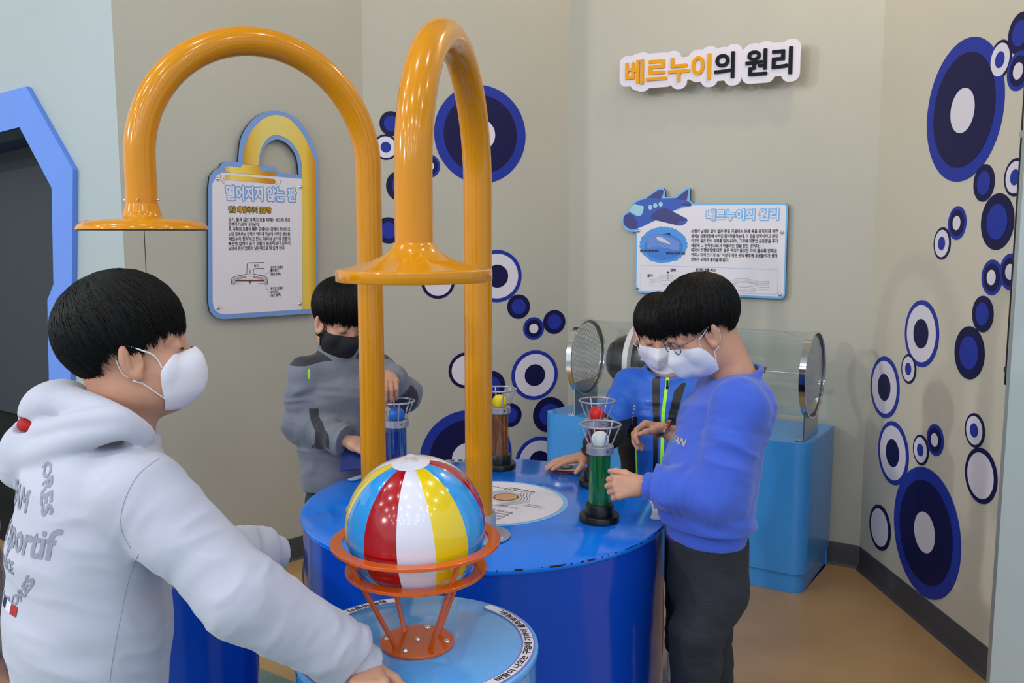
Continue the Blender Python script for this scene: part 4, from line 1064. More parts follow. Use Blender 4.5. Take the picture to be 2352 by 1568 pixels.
class Head:
    def __init__(s, o, yaw, pitch, roll=0.0, k=1.0):
        """yaw: heading in the floor plane (0 = +x, 90 = away from the camera); pitch: down is positive"""
        y, p, r = (math.radians(a) for a in (yaw, pitch, roll))
        f0 = np.array([math.cos(y), math.sin(y), 0]); l0 = np.array([-math.sin(y), math.cos(y), 0]); u0 = np.array([0, 0, 1.0])
        f = f0*math.cos(p)-u0*math.sin(p); u = u0*math.cos(p)+f0*math.sin(p)
        l = l0*math.cos(r)+u*math.sin(r); u = u*math.cos(r)-l0*math.sin(r)
        s.o = A3(o); s.M = np.stack([f, l, u], 1); s.k = k
    def w(s, a, b, c): return s.o+s.M@np.array([a, b, c])*s.k
    def wv(s, q): return s.o+(np.asarray(q)*s.k)@s.M.T
    def loc(s, p): return ((p-s.o)@s.M)/s.k

def head_sdf(H, neck):
    nk = H.loc(A3(neck)[None])[0]
    def fn(p):
        q = H.loc(p); qa = q.copy(); qa[:, 1] = np.abs(q[:, 1])
        E = lambda c, r: ell(q, np.array(c), np.array(r))
        S2 = lambda c, r: np.linalg.norm(qa-np.array(c), axis=1)-r
        d = E((-0.012, 0, 0.036), (0.090, 0.074, 0.084))
        d = smin(d, E((0.032, 0, -0.028), (0.054, 0.057, 0.074)), 0.03)
        d = smin(d, E((0.046, 0, -0.080), (0.034, 0.038, 0.026)), 0.03)
        d = smin(d, ell(qa, np.array((0.012, 0.046, -0.060)), np.array((0.034, 0.018, 0.026))), 0.03)
        d = smin(d, S2((0.052, 0.034, -0.034), 0.026), 0.02)
        d = smin(d, capd(qa, np.array((0.068, 0.0, 0.022)), np.array((0.060, 0.036, 0.022)), 0.017), 0.015)
        d = smax(d, -S2((0.094, 0.030, 0.001), 0.0140), 0.012)
        d = smin(d, S2((0.0728, 0.030, 0.001), 0.0125), 0.006)
        d = smin(d, capd(q, np.array((0.080, 0, 0.006)), np.array((0.092, 0, -0.026)), 0.006, 0.010), 0.012)
        d = smin(d, S2((0.086, 0.010, -0.030), 0.007), 0.008)
        d = smin(d, capd(qa, np.array((0.084, 0.0, -0.052)), np.array((0.076, 0.018, -0.053)), 0.006, 0.003), 0.006)
        d = smin(d, capd(qa, np.array((0.083, 0.0, -0.060)), np.array((0.076, 0.016, -0.059)), 0.0065, 0.003), 0.006)
        # ears: tilted rim with a hollow
        e = qa-np.array((0.013, 0.0770, -0.005)); ca, sa = math.cos(0.42), math.sin(0.42)
        ex = e[:, 0]*ca-e[:, 1]*sa; ey = e[:, 0]*sa+e[:, 1]*ca; ez = e[:, 2]+0.22*ex
        ee = np.stack([ex, ey, ez], 1)
        ear = ell(ee, np.zeros(3), np.array((0.0185, 0.0075, 0.0315)))
        ear = smin(ear, np.linalg.norm(ee-np.array((0.004, 0.0, -0.025)), axis=1)-0.0085, 0.008)
        ear = smax(ear, -ell(ee, np.array((0.003, 0.0075, 0.006)), np.array((0.0132, 0.0080, 0.0235))), 0.002)
        ear = smin(ear, capd(ee, np.array((-0.004, 0.002, -0.010)), np.array((-0.006, 0.002, 0.014)), 0.0032), 0.003)
        ear = smax(ear, -(np.linalg.norm(ee-np.array((0.009, 0.007, -0.004)), axis=1)-0.0062), 0.003)
        d = smin(d, ear, 0.006)
        d = smin(d, capd(q, np.array((-0.022, 0, -0.045)), nk, 0.050/1.0, 0.050), 0.028)
        return d*H.k
    H.fn = fn
    c = H.o; r = 0.17*H.k
    lo = np.minimum(c-r, A3(neck)-0.07); hi = np.maximum(c+r, A3(neck)+0.07)
    return net(fn, lo, hi, 0.0026)

def hair(H, parent, m, seed, front=0.022, n=2400, puff=1.0, side=0.014, back=-0.048):
    n = int(n*1.35); r = np.random.default_rng(seed); CT_ = np.array((-0.009, 0, 0.042)); R = np.array((0.101, 0.086, 0.094))*puff
    d0 = np.array((math.cos(math.radians(68))*-1, 0.05, math.sin(math.radians(68)))); d0 /= np.linalg.norm(d0)
    ang = np.radians([0, 25, 48, 66, 90, 106, 118, 138, 160, 180])
    ch = np.array([front, front, front-0.004, side-0.004, side+0.002, side-0.018, -0.030, back+0.006, back, back])
    def end(phi, j=0.0):
        c = np.interp(np.abs((phi+PI) % (2*PI)-PI), ang, ch)+j
        s = np.clip((c-CT_[2])/R[2], -0.97, 0.97); e = np.arcsin(s)
        return np.stack([np.cos(e)*np.cos(phi), np.cos(e)*np.sin(phi), s], 1)
    def slerp(a, b, t):
        w = np.arccos(np.clip((a*b).sum(1), -1, 1)); sw = np.maximum(np.sin(w), 1e-6)
        return (a*(np.sin((1-t)*w)/sw)[:, None]+b*(np.sin(t*w)/sw)[:, None])
    nphi, nt = 96, 16
    phi = np.linspace(0, 2*PI, nphi, endpoint=False); de = end(phi); V = []
    rid = 0.010*(r.random(nphi)-0.5)
    for j in range(nt+1):
        t = j/nt; d = slerp(np.repeat(d0[None], nphi, 0), de, np.full(nphi, t)); k = 0.965+rid*min(1, t*2)
        V.append(CT_+d*R*k[:, None])
    for kk in (0.90, 0.80): V.append(CT_+de*R*kk)
    V = np.concatenate(V); nr = nt+3; F = []
    for j in range(nr-1):
        for i in range(nphi): F.append((j*nphi+i, (j+1)*nphi+i, (j+1)*nphi+(i+1) % nphi, j*nphi+(i+1) % nphi))
    # locks on top of the cap
    K = 9; ph = r.random(n)*2*PI; lock = np.round(ph*22)/22; ph = ph*0.65+lock*0.35
    jit = r.normal(0, 0.0055, n)+0.005*np.sin(lock*31.0+seed)
    ee = end(ph, jit); lift = 0.985+r.random(n)*0.035; sway = r.normal(0, 0.05, n)
    st = np.repeat(d0[None], n, 0)+r.normal(0, 0.06, (n, 3)); st /= np.linalg.norm(st, axis=1)[:, None]
    tt = np.linspace(0.0, 1.0, K); pts = []
    for t in tt:
        d = slerp(st, ee, np.full(n, t)); k = lift*(1+0.012*math.sin(PI*t))-0.03*(1-t)**3
        d = d+np.stack([-d[:, 1], d[:, 0], np.zeros(n)], 1)*(sway*math.sin(PI*t)*0.5)[:, None]
        pts.append(CT_+d*R*k[:, None])
    pts = np.stack(pts, 1)
    tan = np.gradient(pts, axis=1); tan /= np.linalg.norm(tan, axis=2)[:, :, None]+1e-9
    out = pts-CT_; out /= np.linalg.norm(out, axis=2)[:, :, None]; sd = np.cross(tan, out); sd /= np.linalg.norm(sd, axis=2)[:, :, None]+1e-9
    rad = (0.0011*(1-0.72*tt**2.5))[None, :, None]*(0.7+0.6*r.random((n, 1, 1)))
    ring = np.stack([pts+sd*rad, pts+out*rad*0.8, pts-sd*rad], 2)
    k0 = len(V); V = np.concatenate([V, ring.reshape(-1, 3)])
    base = k0+np.arange(n)[:, None]*(K*3)+np.arange(K-1)[None]*3
    Q = [np.stack([base+a, base+3+a, base+3+b, base+b], -1).reshape(-1, 4) for a, b in ((0, 1), (1, 2), (2, 0))]
    F = np.concatenate([np.array(F)]+Q)
    return obj('hair', (H.wv(V), F), m, parent, smooth=180)

MASKS = {'cup': ([(0.0, 0.101, -0.006), (0.25, 0.113, -0.024), (0.55, 0.115, -0.050), (0.8, 0.102, -0.082), (1.0, 0.070, -0.106)],
                 [(0.0, 0.066, 0.040, -0.010), (0.3, 0.052, 0.060, -0.030), (0.6, 0.050, 0.062, -0.055), (0.85, 0.050, 0.056, -0.078), (1.0, 0.046, 0.042, -0.098)], 2.0),
         'fold': ([(0.0, 0.101, -0.010), (0.30, 0.119, -0.034), (0.42, 0.121, -0.044), (0.72, 0.108, -0.084), (0.80, 0.098, -0.094), (1.0, 0.048, -0.114)],
                  [(0.0, 0.050, 0.058, -0.020), (0.30, 0.040, 0.063, -0.036), (0.42, 0.037, 0.064, -0.044), (0.72, 0.030, 0.064, -0.062), (0.80, 0.028, 0.063, -0.068), (1.0, 0.026, 0.052, -0.096)], 1.25),
         'cloth': ([(0.0, 0.101, -0.012), (0.3, 0.112, -0.034), (0.6, 0.108, -0.062), (0.85, 0.092, -0.092), (1.0, 0.060, -0.110)],
                   [(0.0, 0.036, 0.063, -0.018), (0.3, 0.022, 0.069, -0.034), (0.6, 0.018, 0.070, -0.055), (0.85, 0.020, 0.064, -0.078), (1.0, 0.026, 0.050, -0.098)], 1.8)}
def face_mask(H, parent, kind, m, earb=0.080, seed=0):
    cen, sid, pw = MASKS[kind]
    if kind != 'fold': cen, sid = spline(cen, 6), spline(sid, 6)
    cv = np.array(cen); sv = np.array(sid); nu, nv = 36, 22; V = []
    for off in (0.0, -0.0022):
        for j in range(nv+1):
            v = j/nv; c = [np.interp(v, cv[:, 0], cv[:, i]) for i in (1, 2)]; s = [np.interp(v, sv[:, 0], sv[:, i]) for i in (1, 2, 3)]
            for i in range(nu+1):
                u = 2*i/nu-1; w = abs(u)**pw; wz = abs(u)**1.2
                a = c[0]*(1-w)+s[0]*w; b = math.copysign(s[1]*abs(u)**0.92, u) if u else 0.0; z = c[1]*(1-wz)+s[2]*wz
                a += 0.0012*math.sin(9*v+4*u+seed)*(1-abs(u))
                V.append((a+off, b*(1+off*4), z))
    n1 = (nu+1)*(nv+1); F = []
    g = lambda i, j, k=0: k*n1+j*(nu+1)+i
    for j in range(nv):
        for i in range(nu):
            F.append((g(i, j), g(i, j+1), g(i+1, j+1), g(i+1, j))); F.append((g(i, j, 1), g(i+1, j, 1), g(i+1, j+1, 1), g(i, j+1, 1)))
    for i in range(nu): F += [(g(i, 0), g(i+1, 0), g(i+1, 0, 1), g(i, 0, 1)), (g(i+1, nv), g(i, nv), g(i, nv, 1), g(i+1, nv, 1))]
    for j in range(nv): F += [(g(0, j+1), g(0, j), g(0, j, 1), g(0, j+1, 1)), (g(nu, j), g(nu, j+1), g(nu, j+1, 1), g(nu, j, 1))]
    V = np.array(V); n1_ = (nu+1)*(nv+1); top = V[:n1_].copy()
    for _ in range(10):
        d = H.fn(H.wv(top)); push = np.maximum(0, 0.0016-d); dr = np.stack([top[:, 0]*0.6, top[:, 1], np.zeros(len(top))], 1); dr /= np.linalg.norm(dr, axis=1)[:, None]+1e-9
        top += dr*push[:, None]*0.9
    V[n1_:] += top-V[:n1_]; V[:n1_] = top
    o = obj('face_mask', (H.wv(V), F), m, parent, smooth=(38 if kind == 'fold' else 60))
    for sg in (1, -1):
        mb = MB()
        ta = 0.10 if kind != 'cup' else 0.24
        at0 = (np.interp(ta, sv[:, 0], sv[:, 1]), np.interp(ta, sv[:, 0], sv[:, 2])+0.003, np.interp(ta, sv[:, 0], sv[:, 3]))
        at1 = (np.interp(0.84, sv[:, 0], sv[:, 1]), np.interp(0.84, sv[:, 0], sv[:, 2])+0.002, np.interp(0.84, sv[:, 0], sv[:, 3]))
        pts = spline([at0, (0.046, 0.0685, -0.004), (0.030, 0.076, 0.008), (0.011, 0.077, 0.018), (-0.008, 0.073, 0.006), (-0.004, 0.073, -0.022), (0.008, 0.075, -0.034), (0.022, 0.073, -0.044), at1], 5)
        out = []
        for a, b, c in pts:
            for _ in range(16 if a > 0.012 else 0):
                b += max(0.0, 0.0019-H.fn(H.w(a, sg*b, c)[None])[0])
            out.append(H.w(a, sg*b, c))
        mb.tube(out, 0.0016*H.k, 6, flat=0.7)
        obj('ear_loop', mb, m, o)
    return o
def face_lines(H, parent, sides=(1, -1)):
    for sg in sides:
        mb = MB(); mb.tube([H.w(0.0735+0.0134*math.cos(t*0.9), sg*(0.030+0.0134*math.sin(t*0.95)), 0.001-0.0052+0.0022*t*t) for t in np.linspace(-0.95, 0.95, 9)], [0.0004]+[0.0012]*7+[0.0004], 6)
        obj('eyelash', mb, M_DARK, parent)
    for sg in sides:
        mb = MB(); mb.tube([H.w(a, sg*b, c) for a, b, c in spline([(0.0865, 0.012, 0.019), (0.0845, 0.024, 0.0235), (0.0775, 0.036, 0.0225), (0.068, 0.045, 0.018)], 4)], [0.0008]+[0.0018]*8+[0.0015]*3+[0.0006], 7, flat=0.8)
        obj('eyebrow', mb, M_DARK, parent)

def hand(wr, d, n, ts, curl, k=1.0, spread=0.10, thumb=(0.55, 0.75, 0.25), tcurl=0.35):
    """d = finger direction, n = way the palm faces, ts = side of the thumb (+1: along d x n)"""
    wr = A3(wr); d = nrm(A3(d)); n = A3(n); n = nrm(n-d*(n@d)); s = np.cross(d, n)*ts
    prim = []; pal = []
    L = (0.036, 0.040, 0.037, 0.029)
    for i in range(4):
        off = 0.0225-0.0150*i
        b0 = wr+(d*0.010+s*off*0.55)*k; kn = wr+(d*(0.066-0.0035*abs(i-1))+s*off-n*0.002)*k
        pal.append((b0, kn, 0.0125*k, 0.0098*k))
        a = 0.0; p = kn; dd = nrm(d+s*spread*(1.2-0.85*i))
        for j, (ln, rr0, rr1) in enumerate(((L[i], 0.0084, 0.0076), (L[i]*0.62, 0.0076, 0.0069), (L[i]*0.52, 0.0069, 0.0058))):
            a += curl[i][j] if isinstance(curl[0], (list, tuple)) else curl[j]
            q = p+(dd*math.cos(a)+n*math.sin(a))*ln*k
            prim.append((p, q, rr0*k, rr1*k)); p = q
    tb_ = wr+(d*0.016+s*0.018+n*0.004)*k; td = nrm(d*thumb[0]+s*thumb[1]+n*thumb[2])
    t1 = tb_+td*0.032*k; td2 = nrm(td+d*tcurl+n*tcurl*0.3-s*tcurl*0.4); t2 = t1+td2*0.026*k; td3 = nrm(td2+d*0.1+n*0.15-s*tcurl*0.3); t3 = t2+td3*0.019*k
    th = [(tb_, t1, 0.0125*k, 0.0095*k), (t1, t2, 0.0092*k, 0.0082*k), (t2, t3, 0.0080*k, 0.0066*k)]
    w0 = wr-d*0.055*k; cen = wr+d*0.035*k
    def fn(p):
        e = None
        for a, b, r0, r1 in pal:
            x = capd(p, a, b, r0, r1); e = x if e is None else smin(e, x, 0.010)
        e = smin(e, ecap(p, w0, wr+d*0.012*k, s, (0.022*k, 0.017*k), (0.022*k, 0.0155*k)), 0.014)
        for a, b, r0, r1 in th: e = smin(e, capd(p, a, b, r0, r1), 0.006)
        fg = None
        for i in range(4):
            x = None
            for a, b, r0, r1 in prim[3*i:3*i+3]:
                y = capd(p, a, b, r0, r1); x = y if x is None else smin(x, y, 0.002)
            fg = x if fg is None else np.minimum(fg, x)
        return smin(e, fg, 0.005)
    allp = np.array([q for a, b, _, _ in prim+th for q in (a, b)]+[w0, wr])
    v, f = net(fn, allp.min(0)-0.03, allp.max(0)+0.03, 0.0019)
    return v, f

def core(N, hip, sh, el, wrs, kn, an, s):
    """slim body under the clothes, one surface from neck to ankles"""
    def fn(p):
        d = ecap(p, hip, N-np.array((0, 0, 0.09)), s, (0.085, 0.062), (0.10, 0.06))
        d = smin(d, capd(p, N-np.array((0, 0, 0.09)), N-np.array((0, 0, 0.035)), 0.040), 0.04)
        for i in (0, 1):
            d = smin(d, capd(p, N-np.array((0, 0, 0.06)), sh[i], 0.04, 0.038), 0.03)
            d = smin(d, capd(p, sh[i], el[i], 0.034, 0.028), 0.02); d = smin(d, capd(p, el[i], wrs[i], 0.028, 0.019), 0.015)
            h = hip+s*(0.06 if i == 0 else -0.06)-np.array((0, 0, 0.04))
            d = smin(d, capd(p, h, kn[i], 0.055, 0.040), 0.03); d = smin(d, capd(p, kn[i], an[i], 0.038, 0.026), 0.02)
        return d
    pts = np.array([N, hip]+list(sh)+list(el)+list(wrs)+list(kn)+list(an))
    return net(fn, pts.min(0)-0.10, pts.max(0)+0.10, 0.0085)

def trousers(parent, name, m, hip, s, kn, an, rw, zt, seed, fold=0.006, width=(0.105, 0.088)):
    s = nrm(s); lows = [an[i]+np.array((0, 0, 0.03)) for i in (0, 1)]
    def fn(p):
        d = ecap(p, hip+np.array((0, 0, 0.05)), hip-np.array((0, 0, 0.06)), s, width, (width[0]+0.004, width[1]))
        for i in (0, 1):
            h = hip+s*(0.052 if i == 0 else -0.052)-np.array((0, 0, 0.05))
            a = capd(p, h, kn[i], rw[0], rw[1])-folds(p, kn[i]-h, 18, 7, seed+i, fold*0.7)
            b = capd(p, kn[i], lows[i], rw[1], rw[2])-folds(p, lows[i]-kn[i], 26, 8, seed+3+i, fold)
            d = smin(d, smin(a, b, 0.02), 0.018)
        d = np.maximum(d, p[:, 2]-zt); d = np.maximum(d, 0.045-p[:, 2])
        return d
    pts = np.array([hip]+list(kn)+list(an)); 
    return obj(name, net(fn, pts.min(0)-np.array((0.17, 0.17, 0.05)), pts.max(0)+np.array((0.17, 0.17, 0.16)), 0.0055), m, parent, smooth=180)
def shoes(parent, an, dirs, m_up, m_sole):
    for i in (0, 1):
        f = nrm(np.array((dirs[0], dirs[1], 0))); l = np.array((-f[1], f[0], 0)); o = np.array((an[i][0], an[i][1], 0)); M = np.stack([f, l, np.array((0, 0, 1.0))], 1)
        def fn(p):
            q = (p-o)@M
            d = ecap(q, np.array((-0.035, 0, 0.045)), np.array((0.10, 0, 0.034)), np.array((0, 1.0, 0)), (0.036, 0.040), (0.040, 0.030))
            d = smin(d, capd(q, np.array((-0.03, 0, 0.05)), np.array((-0.025, 0, 0.095)), 0.036, 0.034), 0.03)
            return np.maximum(d, 0.018-q[:, 2])
        o1 = obj('shoe', net(fn, o-0.19, o+np.array((0.19, 0.19, 0.16)), 0.005), m_up, parent, smooth=180)
        mb = MB(); R = Matrix(M.tolist()); poly = [(0.052*math.cos(t)*1.9+0.032, 0.043*math.sin(t)*(1+0.12*math.cos(t))) for t in np.linspace(0, 2*PI, 36, endpoint=False)]
        xf = lambda z: (lambda x, y, e=0: Vector(o)+R @ Vector((x, y, z)))
        mb.prism([poly], xf(0.0008), xf(0.021)); obj('sole', mb, m_sole, o1, smooth=40)

def decal_mesh(target, origin, U, V_, D, draw, m, parent, name='print', off=0.0012, skip=None):
    """prints a flat drawing onto a garment: draw(put) gets put(x, y) -> point on the cloth"""
    me = target.data; base = wloc(target)
    bv = BVHTree.FromPolygons([v.co+base for v in me.vertices], [tuple(p.vertices) for p in me.polygons])
    O = Vector(origin); U = Vector(U).normalized(); V_ = Vector(V_).normalized(); D = Vector(D).normalized()
    hits = []
    def xf(x, y, d=0.0):
        st = O+U*x+V_*y-D*0.4
        h, nn, i, t = bv.ray_cast(st, D)
        hits.append(tuple(h) if h is not None else None)
        if h is None: return O+U*x+V_*y
        return h-D*(off+d)
    mb = MB(); draw(mb, xf)
    if len(hits) == len(mb.v):
        ok = np.array([h is not None for h in hits])
        if skip is not None: ok &= ~skip(np.array([h if h is not None else (0, 0, 0) for h in hits]))
        kp = [i for i, q in enumerate(mb.f) if all(ok[j] for j in q)]
        mb.f = [mb.f[i] for i in kp]; mb.m = [mb.m[i] for i in kp]
    else: print('decal count', name, len(hits), len(mb.v))
    return obj(name, mb, m, parent, smooth=0)
# ------------------------------------------------------------------ people
Z3 = np.array((0, 0, 1.0))
def Q(*a): return A3(P(*a))
def frame(f):
    f = nrm((f[0], f[1], 0)); return f, np.array((-f[1], f[0], 0))
def floor_ankles(kn, sh):
    return [np.array((k[0]+s[0], k[1]+s[1], 0.085)) for k, s in zip(kn, sh)]

def garment(secs, s, N, sh, el, we, rad, hemz, seed, amp=(0.004, 0.007), cuff=(0.045, 0.035), neck=(0.058, 0.010, 0.0), ndir=None, extra=None, hem=None, h=0.0042, slope=0.044):
    """secs: torso sections (centre, half width, half depth) from the shoulders down; rad: sleeve radii"""
    s = nrm(s); nd = nrm(ndir if ndir is not None else Z3)
    dirs = [nrm(we[i]-el[i]) for i in (0, 1)]
    def fn(p):
        d = None
        for (a, wa, da), (b, wb, db) in zip(secs[:-1], secs[1:]):
            x = ecap(p, a, b, s, (wa, da), (wb, db)); d = x if d is None else smin(d, x, 0.03)
        near = np.abs(d) < 0.05
        if near.any(): d[near] -= folds(p[near], np.array((0.25, 0.15, 1.0)), 15, 7, seed, amp[0])
        for i in (0, 1):
            y = capd(p, N-Z3*slope, sh[i], 0.052, rad[0]*0.93); d = smin(d, y, 0.035)
            u = capd(p, sh[i], el[i], rad[0], rad[1]); lw = el[i]+(we[i]-el[i])
            e0 = we[i]-dirs[i]*cuff[0]; l = np.maximum(capd(p, el[i], e0, rad[1], rad[2]), (p-e0)@dirs[i]-0.012)
            nu = np.abs(u) < 0.05; nl = np.abs(l) < 0.05
            if nu.any(): u[nu] -= folds(p[nu], el[i]-sh[i], 19, 8, seed+11+i, amp[1]*0.85)
            if nl.any():
                t = np.clip(((p[nl]-el[i])@dirs[i])/max(1e-6, np.linalg.norm(e0-el[i])), 0, 1)
                l[nl] -= folds(p[nl], dirs[i], 24, 9, seed+21+i, amp[1])*(0.6+0.6*np.abs(2*t-1))
            a = smin(u, l, 0.018)
            c = capd(p, e0, we[i]+dirs[i]*0.02, cuff[1], cuff[1]*0.97)
            a = smin(a, c, 0.004)
            a = np.maximum(a, (p-we[i])@dirs[i])
            d = smin(d, a, 0.022)
        if hem is not None:
            hc, hw, hd, ht = hem
            d = np.maximum(d, (hemz+ht*0.8)-p[:, 2])
            b = ecap(p, hc+Z3*0.05, hc-Z3*0.08, s, (hw, hd), (hw, hd)); b = np.maximum(b, p[:, 2]-(hemz+ht*1.3)); d = smin(d, b, 0.006)
        d = np.maximum(d, hemz-p[:, 2])
        if neck is not None:
            R, r, dz = neck; c = N+nd*dz; q = p-c; hh = q@nd; rr = np.linalg.norm(q-hh[:, None]*nd, axis=1)
            d = smin(d, np.sqrt((rr-R)**2+hh**2)-r, 0.012)
            hole = np.maximum(rr-(R-r*0.4), -(hh+0.045)); d = smax(d, -hole, 0.006)
        if extra is not None: d = extra(p, d)
        return d
    pts = np.array([a for a, _, _ in secs]+list(sh)+list(el)+list(we)+[N])
    return net(fn, pts.min(0)-0.22, pts.max(0)+0.20, h)

def person(label, H, N, hip, s, sh, el, wr, kn, an, hands):
    parts = [head_sdf(H, N-Z3*0.01), core(N, hip, sh, el, wr, kn, an, s)]+hands
    o = obj('person', join(parts), M_SKIN, None, smooth=180, at=(hip[0], hip[1], 0.0))
    return tag(o, label, 'person')

# ================================================================== boy in the white hoodie, nearest, at the left
f, l = frame((0.819, 0.574)); r = -l
N = Q(282, 972, 1.475); H = Head(Q(298, 808, 1.47), 14, -7, 0, 1.0)
sh = [N+l*0.135-Z3*0.062-f*0.015, N+r*0.134-Z3*0.084-f*0.008]
el = [Q(440, 1278, 1.72), Q(556, 1368, 1.345)]
wr = [Q(535, 1282, 1.805), Q(838, 1532, 1.450)]; we = [Q(643, 1270, 1.885), Q(846, 1536, 1.452)]
hip = Q(210, 1560, 1.47); hip[2] = 0.70; kn = [hip+l*0.08+f*0.03-Z3*0.31, hip+r*0.08+f*0.02-Z3*0.31]; an = floor_ankles(kn, [(-0.03, -0.01), (-0.03, -0.02)])
hd = [hand(wr[0], we[0]-wr[0], (0.3, 0.1, -0.9), -1, (1.4, 1.5, 0.9), 0.90), hand(wr[1]+Z3*0.006, (0.26, -0.95, -0.12), (0, 0, -1), 1, (0.28, 0.45, 0.35), 0.98)]
p1 = person('boy in a white hoodie and white mask, nearest on the left, seen from behind', H, N, hip, l, sh, el, wr, kn, an, hd)
secs = [(N-Z3*0.085-f*0.035, 0.125, 0.080), (Q(222, 1130, 1.465), 0.146, 0.104), (Q(206, 1260, 1.465), 0.150, 0.112), (Q(206, 1420, 1.465), 0.150, 0.116), (np.array((*Q(206, 1560, 1.465)[:2], 0.64)), 0.146, 0.112)]
ropeA = [Q(*a) for a in spline([(118, 915, 1.53), (170, 928, 1.43), (235, 950, 1.385), (295, 978, 1.375), (326, 1010, 1.42), (322, 1020, 1.50)], 5)]
ropeB = [Q(*a) for a in spline([(58, 990, 1.50), (110, 990, 1.42), (190, 968, 1.365), (270, 960, 1.345), (325, 990, 1.37), (338, 1012, 1.43)], 5)]
ropeC = [Q(*a) for a in spline([(48, 1050, 1.49), (105, 1040, 1.41), (190, 1005, 1.365), (275, 985, 1.345), (328, 1004, 1.37)], 5)]
def chain(p, pts, r0, r1, d=None):
    n = len(pts)-1; e = None
    for i in range(n):
        x = capd(p, pts[i], pts[i+1], r0+(r1-r0)*i/n, r0+(r1-r0)*(i+1)/n); e = x if e is None else np.minimum(e, x)
    return e
LN = Q(66, 975, 1.455)
def hood(p, d):
    d = smin(d, ell(p, Q(138, 922, 1.47), np.array((0.050, 0.050, 0.036))), 0.02)
    d = smin(d, ell(p, Q(105, 950, 1.48), np.array((0.040, 0.045, 0.040))), 0.02)
    d = smin(d, chain(p, ropeA, 0.030, 0.016), 0.014)
    bag = ell(p, Q(112, 1035, 1.475), np.array((0.075, 0.055, 0.058)))
    bag = smin(bag, ell(p, Q(62, 1075, 1.49), np.array((0.040, 0.042, 0.034))), 0.025)
    bag = bag-folds(p, np.array((0.2, 0.3, 1.0)), 26, 6, 77, 0.006)
    d = smin(d, smin(bag, chain(p, ropeC, 0.030, 0.013), 0.014), 0.010)
    d = smin(d, chain(p, ropeB, 0.021, 0.014), 0.007)
    d = smax(d, -ell(p, LN, np.array((0.026, 0.030, 0.014))), 0.006)
    return d
g = garment(secs, l, N, sh, el, we, (0.064, 0.058, 0.051), 0.640, 3, (0.006, 0.010), (0.050, 0.0375), (0.052, 0.012, -0.018), nrm(np.array((0.25, 0.1, 1.0))), hood, (np.array((*Q(206, 1560, 1.465)[:2], 0.66)), 0.140, 0.106, 0.05), 0.0040, 0.086)
M_HOOD = mat('white_fleece', (186, 188, 204), 0.85, sheen=0.25, bump=0.22, bscale=1100)
hd1 = obj('hoodie', g, M_HOOD, p1, smooth=180)
mb = MB(); mb.sphere(Vector(LN)+Vector((0.002, 0.012, -0.001)), (0.026, 0.022, 0.014), 24, 14); obj('hood_lining', mb, mat('red_lining', (176, 22, 30), 0.8), hd1, label='glimpse of red hood lining')
# sewn armhole seam as a fine raised cord on the sleeve
M_SEAM = mat('seam_thread', (150, 152, 172), 0.8)
me_b = hd1.data; base_b = wloc(hd1)
bvh1 = BVHTree.FromPolygons([v.co+base_b for v in me_b.vertices], [tuple(q.vertices) for q in me_b.polygons])
def seam(px, name='seam', rad_=0.0007, target=bvh1, parent=hd1, m=M_SEAM):
    pts = []
    for (x, y) in spline(px, 8):
        d = ray(x, y).normalized(); h, nn, i, t = target.ray_cast(Vector((0, 0, HCAM)), d)
        if h is not None: pts.append(h)
    if len(pts) > 3:
        mb = MB(); mb.tube(pts, rad_, 6); obj(name, mb, m, parent, smooth=180)
seam([(366, 1052), (318, 1090), (286, 1150), (278, 1210), (300, 1258)])
seam([(318, 1272), (296, 1330), (276, 1420), (258, 1520), (252, 1566)])
M_PRT = mat('grey_flock_print', (140, 144, 162), 0.7)
bc = A3(Q(40, 1235, 1.46)); cc = np.array(secs[2][0]); Uv = r; o0 = cc-f*0.1; o0[2] = Q(100, 1236, 1.40)[2]+0.020
def draw_back(mb, put):
    put2 = lambda x, y, d=0.0: put(x, y, d)
    put_text(mb, 'le coq sportif', put2, 0.062, -0.128, -0.024, 0.256, 0.0013)
    put_text(mb, 'TEAM', put2, 0.046, -0.056, 0.034, 0.112, 0.0014)
    put_text(mb, 'FRANCE', put2, 0.026, -0.030, -0.058, 0.085, 0.0010)
    R = 0.104
    for body, a0, sg, sz in (('LES TRICOLORES', 170, -1, 0.022), ('LES TRICOLORES', 206, 1, 0.022)):
        lo, hi, b, t = text_w(body); w = R*math.radians(168)
        if sg < 0: xf = lambda x, y, d=0.0: put((R+y)*math.cos(math.radians(a0)-x/R), (R+y)*math.sin(math.radians(a0)-x/R), d)
        else: xf = lambda x, y, d=0.0: put((R+sz*0.75-y)*math.cos(math.radians(a0)+x/R), (R+sz*0.75-y)*math.sin(math.radians(a0)+x/R), d)
        put_text(mb, body, xf, sz, 0, 0, R*math.radians(150 if sg < 0 else 126), 0.0010)
decal_mesh(hd1, o0, Uv, Z3, f, draw_back, M_PRT, hd1, 'back_print', 0.0010, lambda h: hood(h, np.ones(len(h))) < 0.0015)
def draw_flag(mb, put):
    for i in range(3):
        for j in range(6):
            x0 = 0.002+0.022*i+0.022*j/6; x1 = x0+0.022/6
            mb.add([put(x0, -0.125), put(x1, -0.125), put(x1, -0.110), put(x0, -0.110)], [(0, 1, 2, 3)], i)
decal_mesh(hd1, o0+np.array((0, 0, 0.004)), Uv, Z3, f, draw_flag, [M_NAVY, M_LBL, mat('red_print', (170, 16, 30), 0.6)], hd1, 'flag_tab', 0.0012)
trousers(p1, 'trousers', mat('dark_grey_cloth', (52, 54, 60), 0.85, bump=0.2, bscale=700), hip, l, kn, an, (0.082, 0.066, 0.056), 0.80, 41)
shoes(p1, an, f, mat('white_trainer', (200, 200, 204), 0.6), mat('shoe_sole', (226, 226, 224), 0.6))
